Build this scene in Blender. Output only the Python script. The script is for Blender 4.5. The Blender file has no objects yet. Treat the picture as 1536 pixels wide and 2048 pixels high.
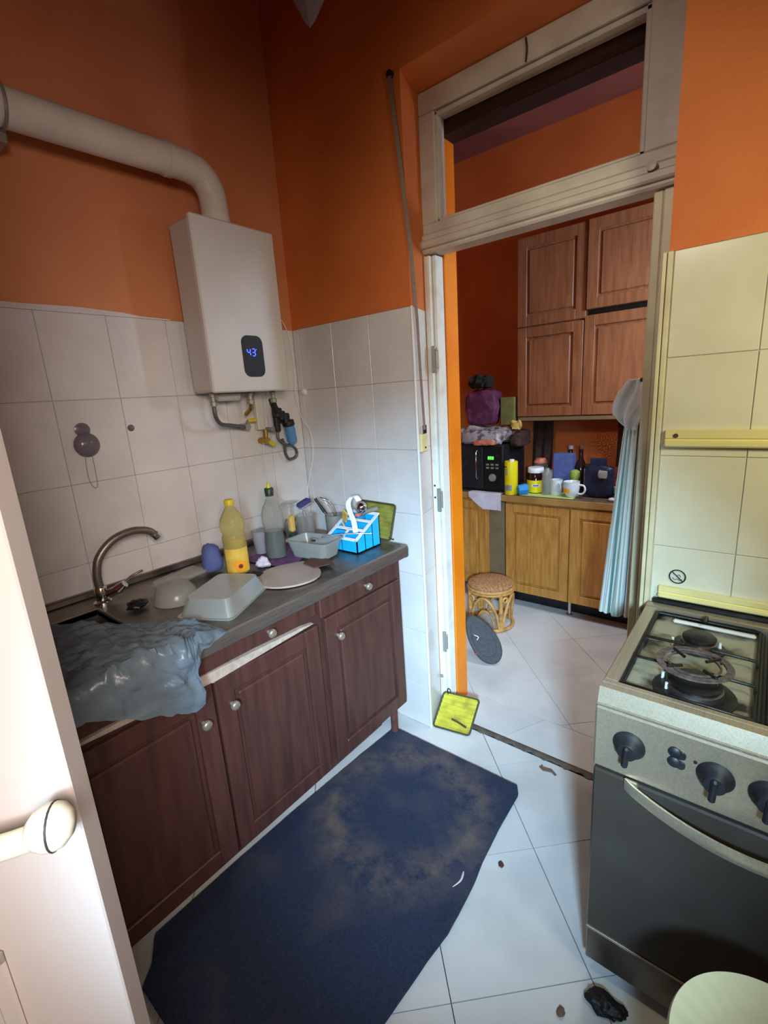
import bpy, math, random
from mathutils import Vector, Matrix
random.seed(7)
S = bpy.context.scene
COL = S.collection
V = Vector

# ------------------------------------------------------------------ camera
cam_d = bpy.data.cameras.new('camera'); cam = bpy.data.objects.new('camera', cam_d); COL.objects.link(cam)
S.camera = cam
cam_d.sensor_fit = 'VERTICAL'; cam_d.sensor_height = 36.0
cam_d.lens = 949.9 / 2048.0 * 36.0
cam_d.clip_start = 0.02; cam_d.clip_end = 50
CR = V((0.77852082, 0.62432738, -0.06419231)); CU = V((-0.09942172, 0.2236672, 0.96958151)); CF = V((-0.619694, 0.74845729, -0.23620127))
cam.matrix_world = Matrix(((CR.x, CU.x, -CF.x, 1.68669), (CR.y, CU.y, -CF.y, -1.48889), (CR.z, CU.z, -CF.z, 1.43354), (0, 0, 0, 1)))

# ------------------------------------------------------------------ world, lights, exposure
w = bpy.data.worlds.new('World'); S.world = w; w.use_nodes = True
w.node_tree.nodes['Background'].inputs[0].default_value = (0.75, 0.80, 0.78, 1)
w.node_tree.nodes['Background'].inputs[1].default_value = 0.13
S.view_settings.view_transform = 'Standard'; S.view_settings.look = 'None'
S.view_settings.exposure = 0.0; S.view_settings.gamma = 1.0
S.view_settings.use_curve_mapping = False

def area(name, loc, target, sx, sy, power, color, spread=180):
    d = bpy.data.lights.new(name, 'AREA'); d.shape = 'RECTANGLE'; d.size = sx; d.size_y = sy
    d.energy = power; d.color = color; d.spread = math.radians(spread)
    o = bpy.data.objects.new(name, d); COL.objects.link(o); o.location = loc
    o.rotation_euler = (V(target) - V(loc)).to_track_quat('-Z', 'Y').to_euler()
    return o
# cool torch-like beam from behind the camera that lights the tiles beside the doorway and the floor
area('daylight', (2.02, -1.95, 1.50), (0.76, 0.0, 0.40), 0.16, 0.16, 12, (0.46, 0.74, 1.0), 50)
# warm ceiling lamp on the right of the kitchen
area('kitchen_lamp', (2.25, -0.85, 1.75), (1.7, 0.0, 1.25), 0.25, 0.25, 5.2, (1.0, 0.975, 0.66), 125)
# soft neutral light of the room behind the camera
area('room_light', (2.25, -1.8, 1.75), (0.0, -1.0, 0.85), 0.5, 0.4, 7.8, (1.0, 0.86, 0.78), 84)
area('transom_fill', (1.25, -1.9, 2.35), (1.08, .2, 1.80), 0.3, 0.3, 1.0, (1.0, 0.86, 0.76), 44)  # added fill without a real fitting, brightens the transom and door frame
# lamp of the room behind the doorway
area('back_room_lamp', (1.25, 0.85, 2.5), (0.95, 0.9, 0.0), 0.4, 0.4, 6, (0.90, 0.88, 0.78), 110)
area('back_room_daylight', (2.0, 0.8, 1.9), (0.6, 1.7, 1.75), 0.3, 0.3, 22, (0.56, 0.70, 0.92), 160)

# ------------------------------------------------------------------ materials
def srgb(c):
    r = []
    for x in c:
        x = x / 255.0
        r.append(x / 12.92 if x <= 0.04045 else ((x + 0.055) / 1.055) ** 2.4)
    return (r[0], r[1], r[2], 1)
MATS = {}
def mat(name, color, rough=0.5, metal=0.0, color2=None, scale=20.0, lo=0.35, hi=0.7, bump=0.0, bscale=80.0,
        trans=0.0, alpha=1.0, emit=None, estr=0.0, stretch=None, coat=0.0, ior=1.45, detail=4, rand=0.0):
    if name in MATS: return MATS[name]
    m = bpy.data.materials.new(name); m.use_nodes = True; nt = m.node_tree; N = nt.nodes; L = nt.links
    b = N['Principled BSDF']
    b.inputs['Base Color'].default_value = srgb(color); b.inputs['Roughness'].default_value = rough
    b.inputs['Metallic'].default_value = metal; b.inputs['IOR'].default_value = ior
    b.inputs['Transmission Weight'].default_value = trans; b.inputs['Alpha'].default_value = alpha
    b.inputs['Coat Weight'].default_value = coat
    if emit: b.inputs['Emission Color'].default_value = srgb(emit); b.inputs['Emission Strength'].default_value = estr
    tc = N.new('ShaderNodeTexCoord'); mp = N.new('ShaderNodeMapping'); L.new(tc.outputs['Object'], mp.inputs[0])
    geo = N.new('ShaderNodeNewGeometry')
    L.new(geo.outputs['Position'], mp.inputs[0])
    if stretch: mp.inputs['Scale'].default_value = stretch
    if color2:
        n = N.new('ShaderNodeTexNoise'); n.inputs['Scale'].default_value = scale; n.inputs['Detail'].default_value = detail
        L.new(mp.outputs[0], n.inputs[0])
        r = N.new('ShaderNodeValToRGB'); r.color_ramp.elements[0].position = lo; r.color_ramp.elements[1].position = hi
        r.color_ramp.elements[0].color = srgb(color); r.color_ramp.elements[1].color = srgb(color2)
        L.new(n.outputs['Fac'], r.inputs[0])
        out = r.outputs[0]
        if rand:
            oi = N.new('ShaderNodeObjectInfo'); hv = N.new('ShaderNodeHueSaturation')
            ma = N.new('ShaderNodeMapRange'); ma.inputs[3].default_value = 1 - rand; ma.inputs[4].default_value = 1 + rand * .3
            L.new(oi.outputs['Random'], ma.inputs[0]); L.new(ma.outputs[0], hv.inputs['Value']); L.new(out, hv.inputs['Color']); out = hv.outputs[0]
        L.new(out, b.inputs['Base Color'])
    if bump:
        n2 = N.new('ShaderNodeTexNoise'); n2.inputs['Scale'].default_value = bscale; n2.inputs['Detail'].default_value = 5
        L.new(mp.outputs[0], n2.inputs[0])
        bp = N.new('ShaderNodeBump'); bp.inputs['Strength'].default_value = bump; bp.inputs['Distance'].default_value = 0.01
        L.new(n2.outputs['Fac'], bp.inputs['Height']); L.new(bp.outputs[0], b.inputs['Normal'])
    MATS[name] = m
    return m

M = dict(
 orange=mat('orange_paint', (218, 124, 58), .6, color2=(202, 106, 46), scale=3, bump=.12, bscale=90),
 orange_l=mat('haze_paled_orange', (212, 138, 92), .6, color2=(200, 122, 78), scale=3, bump=.12, bscale=90),  # left wall orange made paler, lens haze put into the colour
 orange_b=mat('orange_gloss_paint', (238, 138, 22), .45, color2=(226, 122, 16), scale=6, bump=.1, bscale=60),
 tile=mat('white_wall_tile', (212, 208, 206), .22, color2=(222, 219, 216), scale=7, bump=.03, bscale=14, rand=.04),
 tile_r=mat('cream_wall_tile', (208, 203, 176), .22, color2=(218, 214, 190), scale=7, bump=.03, bscale=14, rand=.03),
 grout=mat('tile_grout', (184, 176, 170), .9, color2=(164, 157, 150), scale=12),
 floor_grout=mat('floor_grout', (86, 80, 76), .9, color2=(60, 56, 54), scale=12),
 ftile=mat('floor_tile', (212, 212, 210), .28, color2=(176, 176, 176), scale=3.2, lo=.45, hi=.85, bump=.02, bscale=10, rand=.04),
 plaster=mat('ceiling_plaster', (150, 96, 84), .9, color2=(120, 74, 66), scale=2),
 frame=mat('old_white_gloss', (206, 198, 184), .4, color2=(182, 172, 156), scale=9, bump=.08, bscale=40),
 jamb=mat('white_door_frame', (228, 232, 228), .35, color2=(208, 206, 196), scale=14, lo=.5, hi=.8, bump=.05, bscale=30),
 jamb_c=mat('cream_door_frame', (216, 208, 170), .4, color2=(196, 186, 150), scale=10),
 glass=mat('clear_glass', (244, 226, 220), .16, trans=1.0, alpha=1.0, ior=1.02),
 belt=mat('strap_webbing', (142, 124, 110), .8, color2=(120, 102, 90), scale=60, stretch=(1, 1, 6)),
 cream=mat('cream_plastic', (222, 214, 158), .45, color2=(204, 194, 140), scale=20),
 white=mat('white_enamel', (212, 208, 200), .35, color2=(204, 200, 192), scale=5),
 heater_side=mat('heater_side_enamel', (196, 190, 182), .4),
 pipe=mat('white_pipe', (222, 214, 204), .45, color2=(208, 200, 190), scale=9),
 black=mat('black_plastic', (22, 22, 25), .5, color2=(34, 34, 38), scale=30),
 blackm=mat('black_enamel', (16, 15, 15), .42, color2=(48, 44, 42), scale=26, lo=.55, hi=.85, bump=.12, bscale=120),
 digit=mat('blue_digit_light', (60, 70, 255), .5, emit=(50, 70, 255), estr=5),
 green_d=mat('green_digit_light', (60, 255, 60), .5, emit=(70, 255, 60), estr=3),
 steel=mat('brushed_steel', (186, 172, 148), .34, .7, color2=(170, 156, 132), scale=8, stretch=(40, 2, 40), bump=.03, bscale=90),
 steel_d=mat('stained_steel', (150, 144, 138), .42, 1.0, color2=(96, 88, 84), scale=9, lo=.4, hi=.75, bump=.05, bscale=60),
 hob=mat('stained_hob_steel', (160, 156, 134), .4, .4, color2=(46, 41, 36), scale=10, lo=.47, hi=.60, bump=.06, bscale=60),
 steel_w=mat('worn_steel_edge', (146, 138, 130), .38, .75, color2=(122, 114, 108), scale=8, stretch=(40, 2, 40), bump=.03, bscale=90),
 chrome=mat('chrome', (205, 205, 208), .14, 1.0),
 brass=mat('brass', (176, 140, 70), .35, 1.0),
 braid=mat('braided_hose', (128, 122, 116), .5, .7, color2=(92, 86, 82), scale=300),
 yellow_p=mat('yellow_plastic', (214, 196, 40), .4),
 blue_f=mat('blue_filter_plastic', (92, 150, 205), .3, trans=.2, coat=.3),
 wood_d=mat('dark_red_wood', (86, 54, 48), .42, color2=(66, 42, 38), scale=5, stretch=(8, 8, 1), bump=.04, bscale=40),
 pale_edge=mat('pale_beige', (196, 182, 168), .7, color2=(170, 154, 140), scale=60),
 wood=mat('honey_oak', (196, 140, 66), .42, color2=(164, 108, 46), scale=6, stretch=(9, 9, 1), bump=.05, bscale=40),
 wood_u=mat('brown_oak', (148, 94, 60), .42, color2=(122, 74, 44), scale=6, stretch=(9, 9, 1), bump=.05, bscale=40),
 side=mat('grey_brown_panel', (128, 108, 78), .5, color2=(112, 92, 66), scale=6),
 counter=mat('speckled_worktop', (112, 92, 72), .4, color2=(78, 64, 54), scale=160, lo=.45, hi=.55),
 edge=mat('worktop_edge', (176, 132, 72), .4, color2=(150, 108, 58), scale=8),
 knob=mat('metal_knob', (188, 176, 160), .3, .7),
 rug=mat('blue_carpet', (43, 54, 80), .95, color2=(32, 41, 62), scale=120, bump=.5, bscale=400),
 dirt=mat('dried_dirt', (120, 104, 92), .95, color2=(84, 76, 74), scale=60),
 mat_y=mat('yellow_silicone', (196, 186, 58), .5, color2=(150, 138, 40), scale=22, lo=.45, hi=.75, bump=.1),
 mat_edge=mat('dark_binding', (70, 66, 40), .7),
 blue_o=mat('turquoise_plastic', (22, 172, 232), .35),
 white_p=mat('white_plastic', (232, 234, 236), .35),
 oil=mat('sunflower_oil', (232, 200, 84), .08, trans=.55, ior=1.4),
 pet=mat('clear_plastic', (214, 214, 208), .1, trans=.82, ior=1.15, alpha=.75),
 pet_y=mat('yellow_tinted_plastic', (226, 214, 140), .1, trans=.7, ior=1.15, alpha=.85),
 green_l=mat('dark_green_liquid', (38, 70, 58), .15, trans=.2),
 green_c=mat('dark_green_cap', (40, 58, 40), .4),
 label=mat('oil_label', (216, 160, 50), .5, color2=(226, 196, 90), scale=22),
 label_o=mat('orange_flower_print', (240, 150, 20), .5),
 cup=mat('grey_plastic_cup', (160, 152, 156), .4, trans=.1),
 purple=mat('purple_cloth', (108, 70, 112), .9, color2=(84, 52, 92), scale=50, bump=.4, bscale=150),
 bluec=mat('blue_cloth', (92, 106, 158), .85, color2=(76, 88, 140), scale=12, bump=.2, bscale=60),
 board=mat('pale_board', (172, 156, 146), .6, color2=(150, 134, 124), scale=8),
 rust=mat('brown_peel', (96, 58, 46), .8, color2=(70, 42, 36), scale=30),
 bag=mat('pale_blue_film', (112, 130, 142), .3, color2=(128, 148, 160), scale=9, bump=.35, bscale=26, alpha=.55, coat=.1),
 tub=mat('cloudy_plastic', (176, 180, 174), .25, trans=.35, alpha=.62),
 sponge=mat('yellow_sponge', (206, 170, 90), .9, bump=.4, bscale=160),
 bristle=mat('navy_bristle', (62, 62, 118), .8, bump=.4, bscale=300),
 tin=mat('grey_tin', (150, 148, 138), .4, .3),
 paper=mat('white_paper', (214, 204, 212), .8, color2=(196, 184, 196), scale=16),
 yel=mat('yellow_print', (236, 216, 20), .4),
 yel_g=mat('grey_label_print', (178, 170, 120), .5),
 blue_s=mat('blue_scourer', (52, 140, 208), .7, bump=.2),
 green_m=mat('green_cutting_mat', (186, 206, 120), .5),
 mug=mat('white_glaze', (226, 228, 228), .2, color2=(206, 210, 212), scale=30),
 mug_o=mat('orange_glaze', (244, 170, 30), .25),
 navy=mat('navy_foil', (34, 42, 66), .3, color2=(22, 28, 46), scale=30, bump=.3, bscale=40),
 box_b=mat('blue_card', (74, 92, 150), .5, color2=(96, 106, 160), scale=30),
 brown_g=mat('brown_bottle_glass', (48, 24, 18), .1, trans=.3),
 green_b=mat('lime_plastic', (150, 170, 72), .5),
 violet=mat('violet_bag', (92, 42, 72), .6, color2=(150, 78, 120), scale=14, lo=.5, hi=.8, bump=.2),
 darkcloth=mat('dark_leaf_fabric', (36, 38, 32), .9, bump=.4, bscale=60),
 olive=mat('olive_card', (124, 124, 66), .7, color2=(104, 100, 54), scale=24),
 print_bag=mat('printed_film', (172, 160, 160), .4, color2=(96, 84, 88), scale=20, lo=.52, hi=.6, bump=.3, bscale=30),
 red_print=mat('red_packet', (196, 90, 62), .5, color2=(206, 150, 120), scale=30),
 rattan=mat('rattan_cane', (212, 162, 92), .45, color2=(180, 126, 66), scale=30, bump=.1),
 weave=mat('woven_cane', (196, 150, 104), .6, color2=(130, 90, 58), scale=90, bump=.4, bscale=200),
 shoe=mat('charcoal_rubber', (70, 72, 76), .75, color2=(56, 58, 62), scale=60, bump=.25, bscale=200),
 shoe_d=mat('black_mesh', (28, 30, 34), .8, bump=.3, bscale=300),
 red=mat('red_trim', (200, 40, 44), .5),
 pink=mat('pink_plastic', (232, 92, 150), .4),
 door=mat('white_door_paint', (212, 204, 198), .45, color2=(206, 196, 190), scale=2),
 handle=mat('ivory_handle', (236, 230, 204), .3),
 dark_slot=mat('dark_slot', (60, 54, 46), .6),
 rail=mat('champagne_aluminium', (236, 224, 156), .35, .25),
 oven=mat('oven_glass', (56, 50, 43), .25, color2=(66, 62, 58), scale=4, lo=.4, hi=.75),
 thresh=mat('worn_threshold_metal', (112, 104, 94), .6, .3, color2=(84, 76, 68), scale=22, bump=.2, bscale=70),
 dark_box=mat('soffit_shade_dark', (44, 30, 26), .7),  # black-brown that paints the shade of the lintel soffit
 burnt=mat('burnt_iron', (104, 88, 82), .7, color2=(52, 44, 42), scale=60, bump=.3, bscale=120),
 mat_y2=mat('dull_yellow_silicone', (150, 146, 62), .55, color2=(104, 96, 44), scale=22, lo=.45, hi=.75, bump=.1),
 gunk=mat('black_grease', (24, 23, 22), .5, bump=.5, bscale=60),
 rustbit=mat('rusty_scrap', (116, 92, 76), .8),
 basin=mat('cream_pleated_plastic', (214, 206, 164), .5, color2=(200, 192, 150), scale=6),
 lamp=mat('lamp_fabric', (150, 140, 144), .7, color2=(134, 124, 130), scale=120),
 hang=mat('dark_hanging_cloth', (52, 34, 28), .9, color2=(76, 50, 40), scale=90, bump=.4, bscale=120),
 symbol=mat('black_print', (28, 32, 30), .5),
 hook=mat('cloudy_suction_plastic', (138, 128, 136), .2, trans=.3, alpha=.85),
)

# striped towel
def towel_material():
    m = bpy.data.materials.new('striped_towel'); m.use_nodes = True; N = m.node_tree.nodes; L = m.node_tree.links
    b = N['Principled BSDF']; b.inputs['Roughness'].default_value = .95
    uv = N.new('ShaderNodeUVMap'); sp = N.new('ShaderNodeSeparateXYZ'); L.new(uv.outputs[0], sp.inputs[0])
    r = N.new('ShaderNodeValToRGB'); r.color_ramp.interpolation = 'CONSTANT'
    white = (222, 228, 220); teal = (112, 146, 140); pale = (168, 176, 160); nav = (44, 50, 78)
    stops = [(0, white), (.10, pale), (.14, white), (.27, teal), (.33, white), (.47, pale), (.52, white), (.62, pale), (.66, white), (.78, nav), (.84, white), (.93, pale)]
    cr = r.color_ramp
    cr.elements[0].position = 0; cr.elements[0].color = srgb(white)
    cr.elements[1].position = stops[1][0]; cr.elements[1].color = srgb(stops[1][1])
    for p, c in stops[2:]:
        e = cr.elements.new(p); e.color = srgb(c)
    L.new(sp.outputs['X'], r.inputs[0]); L.new(r.outputs[0], b.inputs['Base Color'])
    n = N.new('ShaderNodeTexNoise'); n.inputs['Scale'].default_value = 300; bp = N.new('ShaderNodeBump'); bp.inputs['Strength'].default_value = .3
    bp.inputs['Distance'].default_value = .005
    L.new(n.outputs['Fac'], bp.inputs['Height']); L.new(bp.outputs[0], b.inputs['Normal'])
    return m
M['towel'] = towel_material()

# carpet with a worn, dirty ring near its far end (dirt has its own shape in world metres)
def rug_material():
    m = M['rug']; N = m.node_tree.nodes; L = m.node_tree.links; b = N['Principled BSDF']
    base = b.inputs['Base Color'].links[0].from_socket
    g = N.new('ShaderNodeNewGeometry')
    def ring(cx, cy, r0, wdt, amp):
        sub = N.new('ShaderNodeVectorMath'); sub.operation = 'SUBTRACT'; sub.inputs[1].default_value = (cx, cy, 0); L.new(g.outputs['Position'], sub.inputs[0])
        mul = N.new('ShaderNodeVectorMath'); mul.operation = 'MULTIPLY'; mul.inputs[1].default_value = (1, 1, 0); L.new(sub.outputs[0], mul.inputs[0])
        ln = N.new('ShaderNodeVectorMath'); ln.operation = 'LENGTH'; L.new(mul.outputs[0], ln.inputs[0])
        a = N.new('ShaderNodeMath'); a.operation = 'SUBTRACT'; a.inputs[1].default_value = r0; L.new(ln.outputs['Value'], a.inputs[0])
        c = N.new('ShaderNodeMath'); c.operation = 'ABSOLUTE'; L.new(a.outputs[0], c.inputs[0])
        mr = N.new('ShaderNodeMapRange'); mr.inputs[1].default_value = 0; mr.inputs[2].default_value = wdt; mr.inputs[3].default_value = amp; mr.inputs[4].default_value = 0
        L.new(c.outputs[0], mr.inputs[0]); return mr.outputs[0]
    r1 = ring(.80, -.42, .25, .12, .8)
    n = N.new('ShaderNodeTexNoise'); n.inputs['Scale'].default_value = 11; n.inputs['Detail'].default_value = 7; n.inputs['Roughness'].default_value = .7
    L.new(g.outputs['Position'], n.inputs[0])
    nr = N.new('ShaderNodeMapRange'); nr.inputs[1].default_value = .38; nr.inputs[2].default_value = .62; L.new(n.outputs['Fac'], nr.inputs[0])
    mu = N.new('ShaderNodeMath'); mu.operation = 'MULTIPLY'; L.new(r1, mu.inputs[0]); L.new(nr.outputs[0], mu.inputs[1])
    # general dust
    n3 = N.new('ShaderNodeTexNoise'); n3.inputs['Scale'].default_value = 4.5; n3.inputs['Detail'].default_value = 8; L.new(g.outputs['Position'], n3.inputs[0])
    n3r = N.new('ShaderNodeMapRange'); n3r.inputs[1].default_value = .52; n3r.inputs[2].default_value = .8; n3r.inputs[4].default_value = .4; L.new(n3.outputs['Fac'], n3r.inputs[0])
    mx = N.new('ShaderNodeMath'); mx.operation = 'MAXIMUM'; L.new(mu.outputs[0], mx.inputs[0]); L.new(n3r.outputs[0], mx.inputs[1])
    mi = N.new('ShaderNodeMix'); mi.data_type = 'RGBA'; L.new(mx.outputs[0], mi.inputs[0]); L.new(base, mi.inputs[6]); mi.inputs[7].default_value = srgb((112, 98, 90))
    L.new(mi.outputs[2], b.inputs['Base Color'])
rug_material()

# ------------------------------------------------------------------ mesh helpers
class MB:
    def __init__(s): s.v = []; s.f = []; s.uv = None
    def add(s, vs, fs):
        o = len(s.v); s.v += [V(a) for a in vs]; s.f += [tuple(i + o for i in f) for f in fs]; return s
    def box(s, a, b, bev=0.0, mtx=None):
        x0, y0, z0 = [min(a[i], b[i]) for i in range(3)]; x1, y1, z1 = [max(a[i], b[i]) for i in range(3)]
        if bev <= 0:
            vs = [(x0, y0, z0), (x1, y0, z0), (x1, y1, z0), (x0, y1, z0), (x0, y0, z1), (x1, y0, z1), (x1, y1, z1), (x0, y1, z1)]
            fs = [(0, 3, 2, 1), (4, 5, 6, 7), (0, 1, 5, 4), (1, 2, 6, 5), (2, 3, 7, 6), (3, 0, 4, 7)]
        else:
            e = min(bev, (x1 - x0) * .49, (y1 - y0) * .49, (z1 - z0) * .49)
            vs = []; idx = {}
            for ix in (0, 1):
                for iy in (0, 1):
                    for iz in (0, 1):
                        X = (x0, x1)[ix]; Y = (y0, y1)[iy]; Z = (z0, z1)[iz]
                        sx = e if ix == 0 else -e; sy = e if iy == 0 else -e; sz = e if iz == 0 else -e
                        idx[(ix, iy, iz, 0)] = len(vs); vs.append((X, Y + sy, Z + sz))
                        idx[(ix, iy, iz, 1)] = len(vs); vs.append((X + sx, Y, Z + sz))
                        idx[(ix, iy, iz, 2)] = len(vs); vs.append((X + sx, Y + sy, Z))
            g = lambda a_, b_, c_, k: idx[(a_, b_, c_, k)]
            fs = []
            for i in (0, 1):
                q = [g(i, 0, 0, 0), g(i, 1, 0, 0), g(i, 1, 1, 0), g(i, 0, 1, 0)]; fs.append(tuple(q if i else q[::-1]))
                q = [g(0, i, 0, 1), g(0, i, 1, 1), g(1, i, 1, 1), g(1, i, 0, 1)]; fs.append(tuple(q if i else q[::-1]))
                q = [g(0, 0, i, 2), g(1, 0, i, 2), g(1, 1, i, 2), g(0, 1, i, 2)]; fs.append(tuple(q if i else q[::-1]))
            for i in (0, 1):
                for j in (0, 1):
                    fs.append((g(i, j, 0, 0), g(i, j, 1, 0), g(i, j, 1, 1), g(i, j, 0, 1)))
                    fs.append((g(i, 0, j, 0), g(i, 1, j, 0), g(i, 1, j, 2), g(i, 0, j, 2)))
                    fs.append((g(0, i, j, 1), g(1, i, j, 1), g(1, i, j, 2), g(0, i, j, 2)))
            for i in (0, 1):
                for j in (0, 1):
                    for k in (0, 1): fs.append((g(i, j, k, 0), g(i, j, k, 1), g(i, j, k, 2)))
        if mtx: vs = [mtx @ V(a) for a in vs]
        return s.add(vs, fs)
    def lathe(s, prof, c=(0, 0, 0), seg=24, ax=None, close=True):
        ax = V(ax).normalized() if ax else V((0, 0, 1)); q = ax.to_track_quat('Z', 'Y'); c = V(c)
        vs = []; fs = []
        n = len(prof)
        for r, z in prof:
            for k in range(seg):
                a = 2 * math.pi * k / seg; vs.append(c + q @ V((r * math.cos(a), r * math.sin(a), z)))
        for i in range(n - 1):
            for k in range(seg):
                k2 = (k + 1) % seg; fs.append((i * seg + k, i * seg + k2, (i + 1) * seg + k2, (i + 1) * seg + k))
        if close:
            fs.append(tuple(range(seg))[::-1]); fs.append(tuple((n - 1) * seg + k for k in range(seg)))
        return s.add(vs, fs)
    def cyl(s, p0, p1, r0, r1=None, seg=20):
        p0 = V(p0); p1 = V(p1); r1 = r0 if r1 is None else r1
        return s.lathe([(r0, 0), (r1, (p1 - p0).length)], p0, seg, p1 - p0)
    def sphere(s, c, r, seg=18, rings=10, sc=(1, 1, 1)):
        vs = []; fs = []
        c = V(c)
        for i in range(rings + 1):
            t = math.pi * i / rings
            for k in range(seg):
                a = 2 * math.pi * k / seg
                rr = max(math.sin(t), .001) * r
                vs.append(c + V((rr * math.cos(a) * sc[0], rr * math.sin(a) * sc[1], r * math.cos(t) * sc[2])))
        for i in range(rings):
            for k in range(seg):
                k2 = (k + 1) % seg; fs.append((i * seg + k, (i + 1) * seg + k, (i + 1) * seg + k2, i * seg + k2))
        return s.add(vs, fs)
    def tube(s, pts, r, seg=12, smooth=0, closed=False):
        P = [V(p) for p in pts]
        if smooth:
            Q = []
            n = len(P)
            rng = range(n if closed else n - 1)
            for i in rng:
                p0 = P[(i - 1) % n] if (closed or i > 0) else P[i]; p1 = P[i]; p2 = P[(i + 1) % n]
                p3 = P[(i + 2) % n] if (closed or i + 2 < n) else p2
                for k in range(smooth):
                    t = k / smooth
                    Q.append(.5 * ((2 * p1) + (p2 - p0) * t + (2 * p0 - 5 * p1 + 4 * p2 - p3) * t * t + (3 * p1 - p0 - 3 * p2 + p3) * t ** 3))
            if not closed: Q.append(P[-1])
            P = Q
        n = len(P); vs = []; fs = []; up = None
        for i in range(n):
            if closed: d = P[(i + 1) % n] - P[(i - 1) % n]
            else: d = P[min(i + 1, n - 1)] - P[max(i - 1, 0)]
            d.normalize()
            if up is None:
                up = V((0, 0, 1)) if abs(d.z) < .9 else V((1, 0, 0))
            up = (up - d * up.dot(d)).normalized(); sd = d.cross(up)
            rr = r(i / (n - 1)) if callable(r) else r
            for k in range(seg):
                a = 2 * math.pi * k / seg; vs.append(P[i] + up * (rr * math.cos(a)) + sd * (rr * math.sin(a)))
        for i in range(n if closed else n - 1):
            j = (i + 1) % n
            for k in range(seg):
                k2 = (k + 1) % seg; fs.append((i * seg + k, i * seg + k2, j * seg + k2, j * seg + k))
        if not closed:
            fs.append(tuple(range(seg))[::-1]); fs.append(tuple((n - 1) * seg + k for k in range(seg)))
        return s.add(vs, fs)
    def prism(s, poly, ext):
        """closed polygon of 3D points extruded by the vector ext"""
        n = len(poly); P = [V(p) for p in poly]; e = V(ext)
        fs = [tuple(range(n))[::-1], tuple(range(n, 2 * n))] + [(i, (i + 1) % n, n + (i + 1) % n, n + i) for i in range(n)]
        return s.add(P + [p + e for p in P], fs)
    def grid(s, fn, nu, nv, thick=0.0):
        """sheet from fn(u,v); thick>0 gives it a back side"""
        vs = [V(fn(i / nu, j / nv)) for j in range(nv + 1) for i in range(nu + 1)]
        W = nu + 1
        fs = [(j * W + i, j * W + i + 1, (j + 1) * W + i + 1, (j + 1) * W + i) for j in range(nv) for i in range(nu)]
        if thick:
            nrm = [V((0, 0, 0)) for _ in vs]
            for f in fs:
                q = (vs[f[1]] - vs[f[0]]).cross(vs[f[3]] - vs[f[0]])
                for i in f: nrm[i] += q
            o = len(vs); back = [vs[i] - (nrm[i].normalized() if nrm[i].length > 0 else V((0, 0, 1))) * thick for i in range(o)]
            fs2 = [tuple(i + o for i in f[::-1]) for f in fs]
            edge = [j * W for j in range(nv + 1)]; rim = []
            loop = [i for i in range(W)] + [j * W + nu for j in range(1, nv + 1)] + [nv * W + i for i in range(nu - 1, -1, -1)] + [j * W for j in range(nv - 1, 0, -1)]
            for a in range(len(loop)):
                p, q = loop[a], loop[(a + 1) % len(loop)]; rim.append((q, p, p + o, q + o))
            vs += back; fs += fs2 + rim
        return s.add(vs, fs)
    def build(s, name, material, parent=None, smooth=None):
        org = V((0, 0, 0))
        if parent is not None:
            p = parent
            while p is not None: org += p.location; p = p.parent
        me = bpy.data.meshes.new(name); me.from_pydata([tuple(a - org) for a in s.v], [], s.f)
        me.materials.append(material)
        if smooth is not None:
            me.polygons.foreach_set('use_smooth', [True] * len(me.polygons))
            me.set_sharp_from_angle(angle=math.radians(smooth))
        me.update()
        o = bpy.data.objects.new(name, me); COL.objects.link(o)
        if parent is not None: o.parent = parent
        return o
def tag(o, label=None, cat=None, group=None, kind=None):
    if label: o['label'] = label
    if cat: o['category'] = cat
    if group: o['group'] = group
    if kind: o['kind'] = kind
    return o
def thing(name, label, cat, loc=(0, 0, 0), group=None):
    o = bpy.data.objects.new(name, None); o.empty_display_size = .05; COL.objects.link(o); o.location = loc
    return tag(o, label, cat, group)
def struct(name, mb, m, parent=None): 
    o = mb.build(name, m, parent)
    if parent is None: o['kind'] = 'structure'
    return o
def tree_copy(root, loc, label=None):
    r = root.copy(); COL.objects.link(r); r.location = loc
    if label: r['label'] = label
    for ch in list(root.children):
        c = ch.copy(); COL.objects.link(c); c.parent = r
        for g in list(ch.children):
            d = g.copy(); COL.objects.link(d); d.parent = c
    return r

# ------------------------------------------------------------------ setting
H = 3.0; T = 1.740; HR = 0.257
# sub-floor, ceiling, walls
floor = struct('floor', MB().box((-0.8, -2.9, -.06), (2.9, 2.1, -.007)), M['floor_grout'])
struct('ceiling', MB().box((-0.8, -2.9, H), (2.9, 2.1, H + .08)), M['plaster'])
wl = MB().box((-.12, -2.05, 0), (-.006, 0, T)).box((-.12, -2.05, T), (-.001, .0, H))
wall_left = struct('wall_left', wl, M['orange_l'])
gl = MB().box((-.0065, -2.05, 0), (-.003, 0, T)); g = gl.build('grout_bed', M['grout'], wall_left); MB().box((-.005, -.001, 0), (.0006, .0066, T - .001)).build('corner_grout', M['grout'], wall_left)
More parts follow.
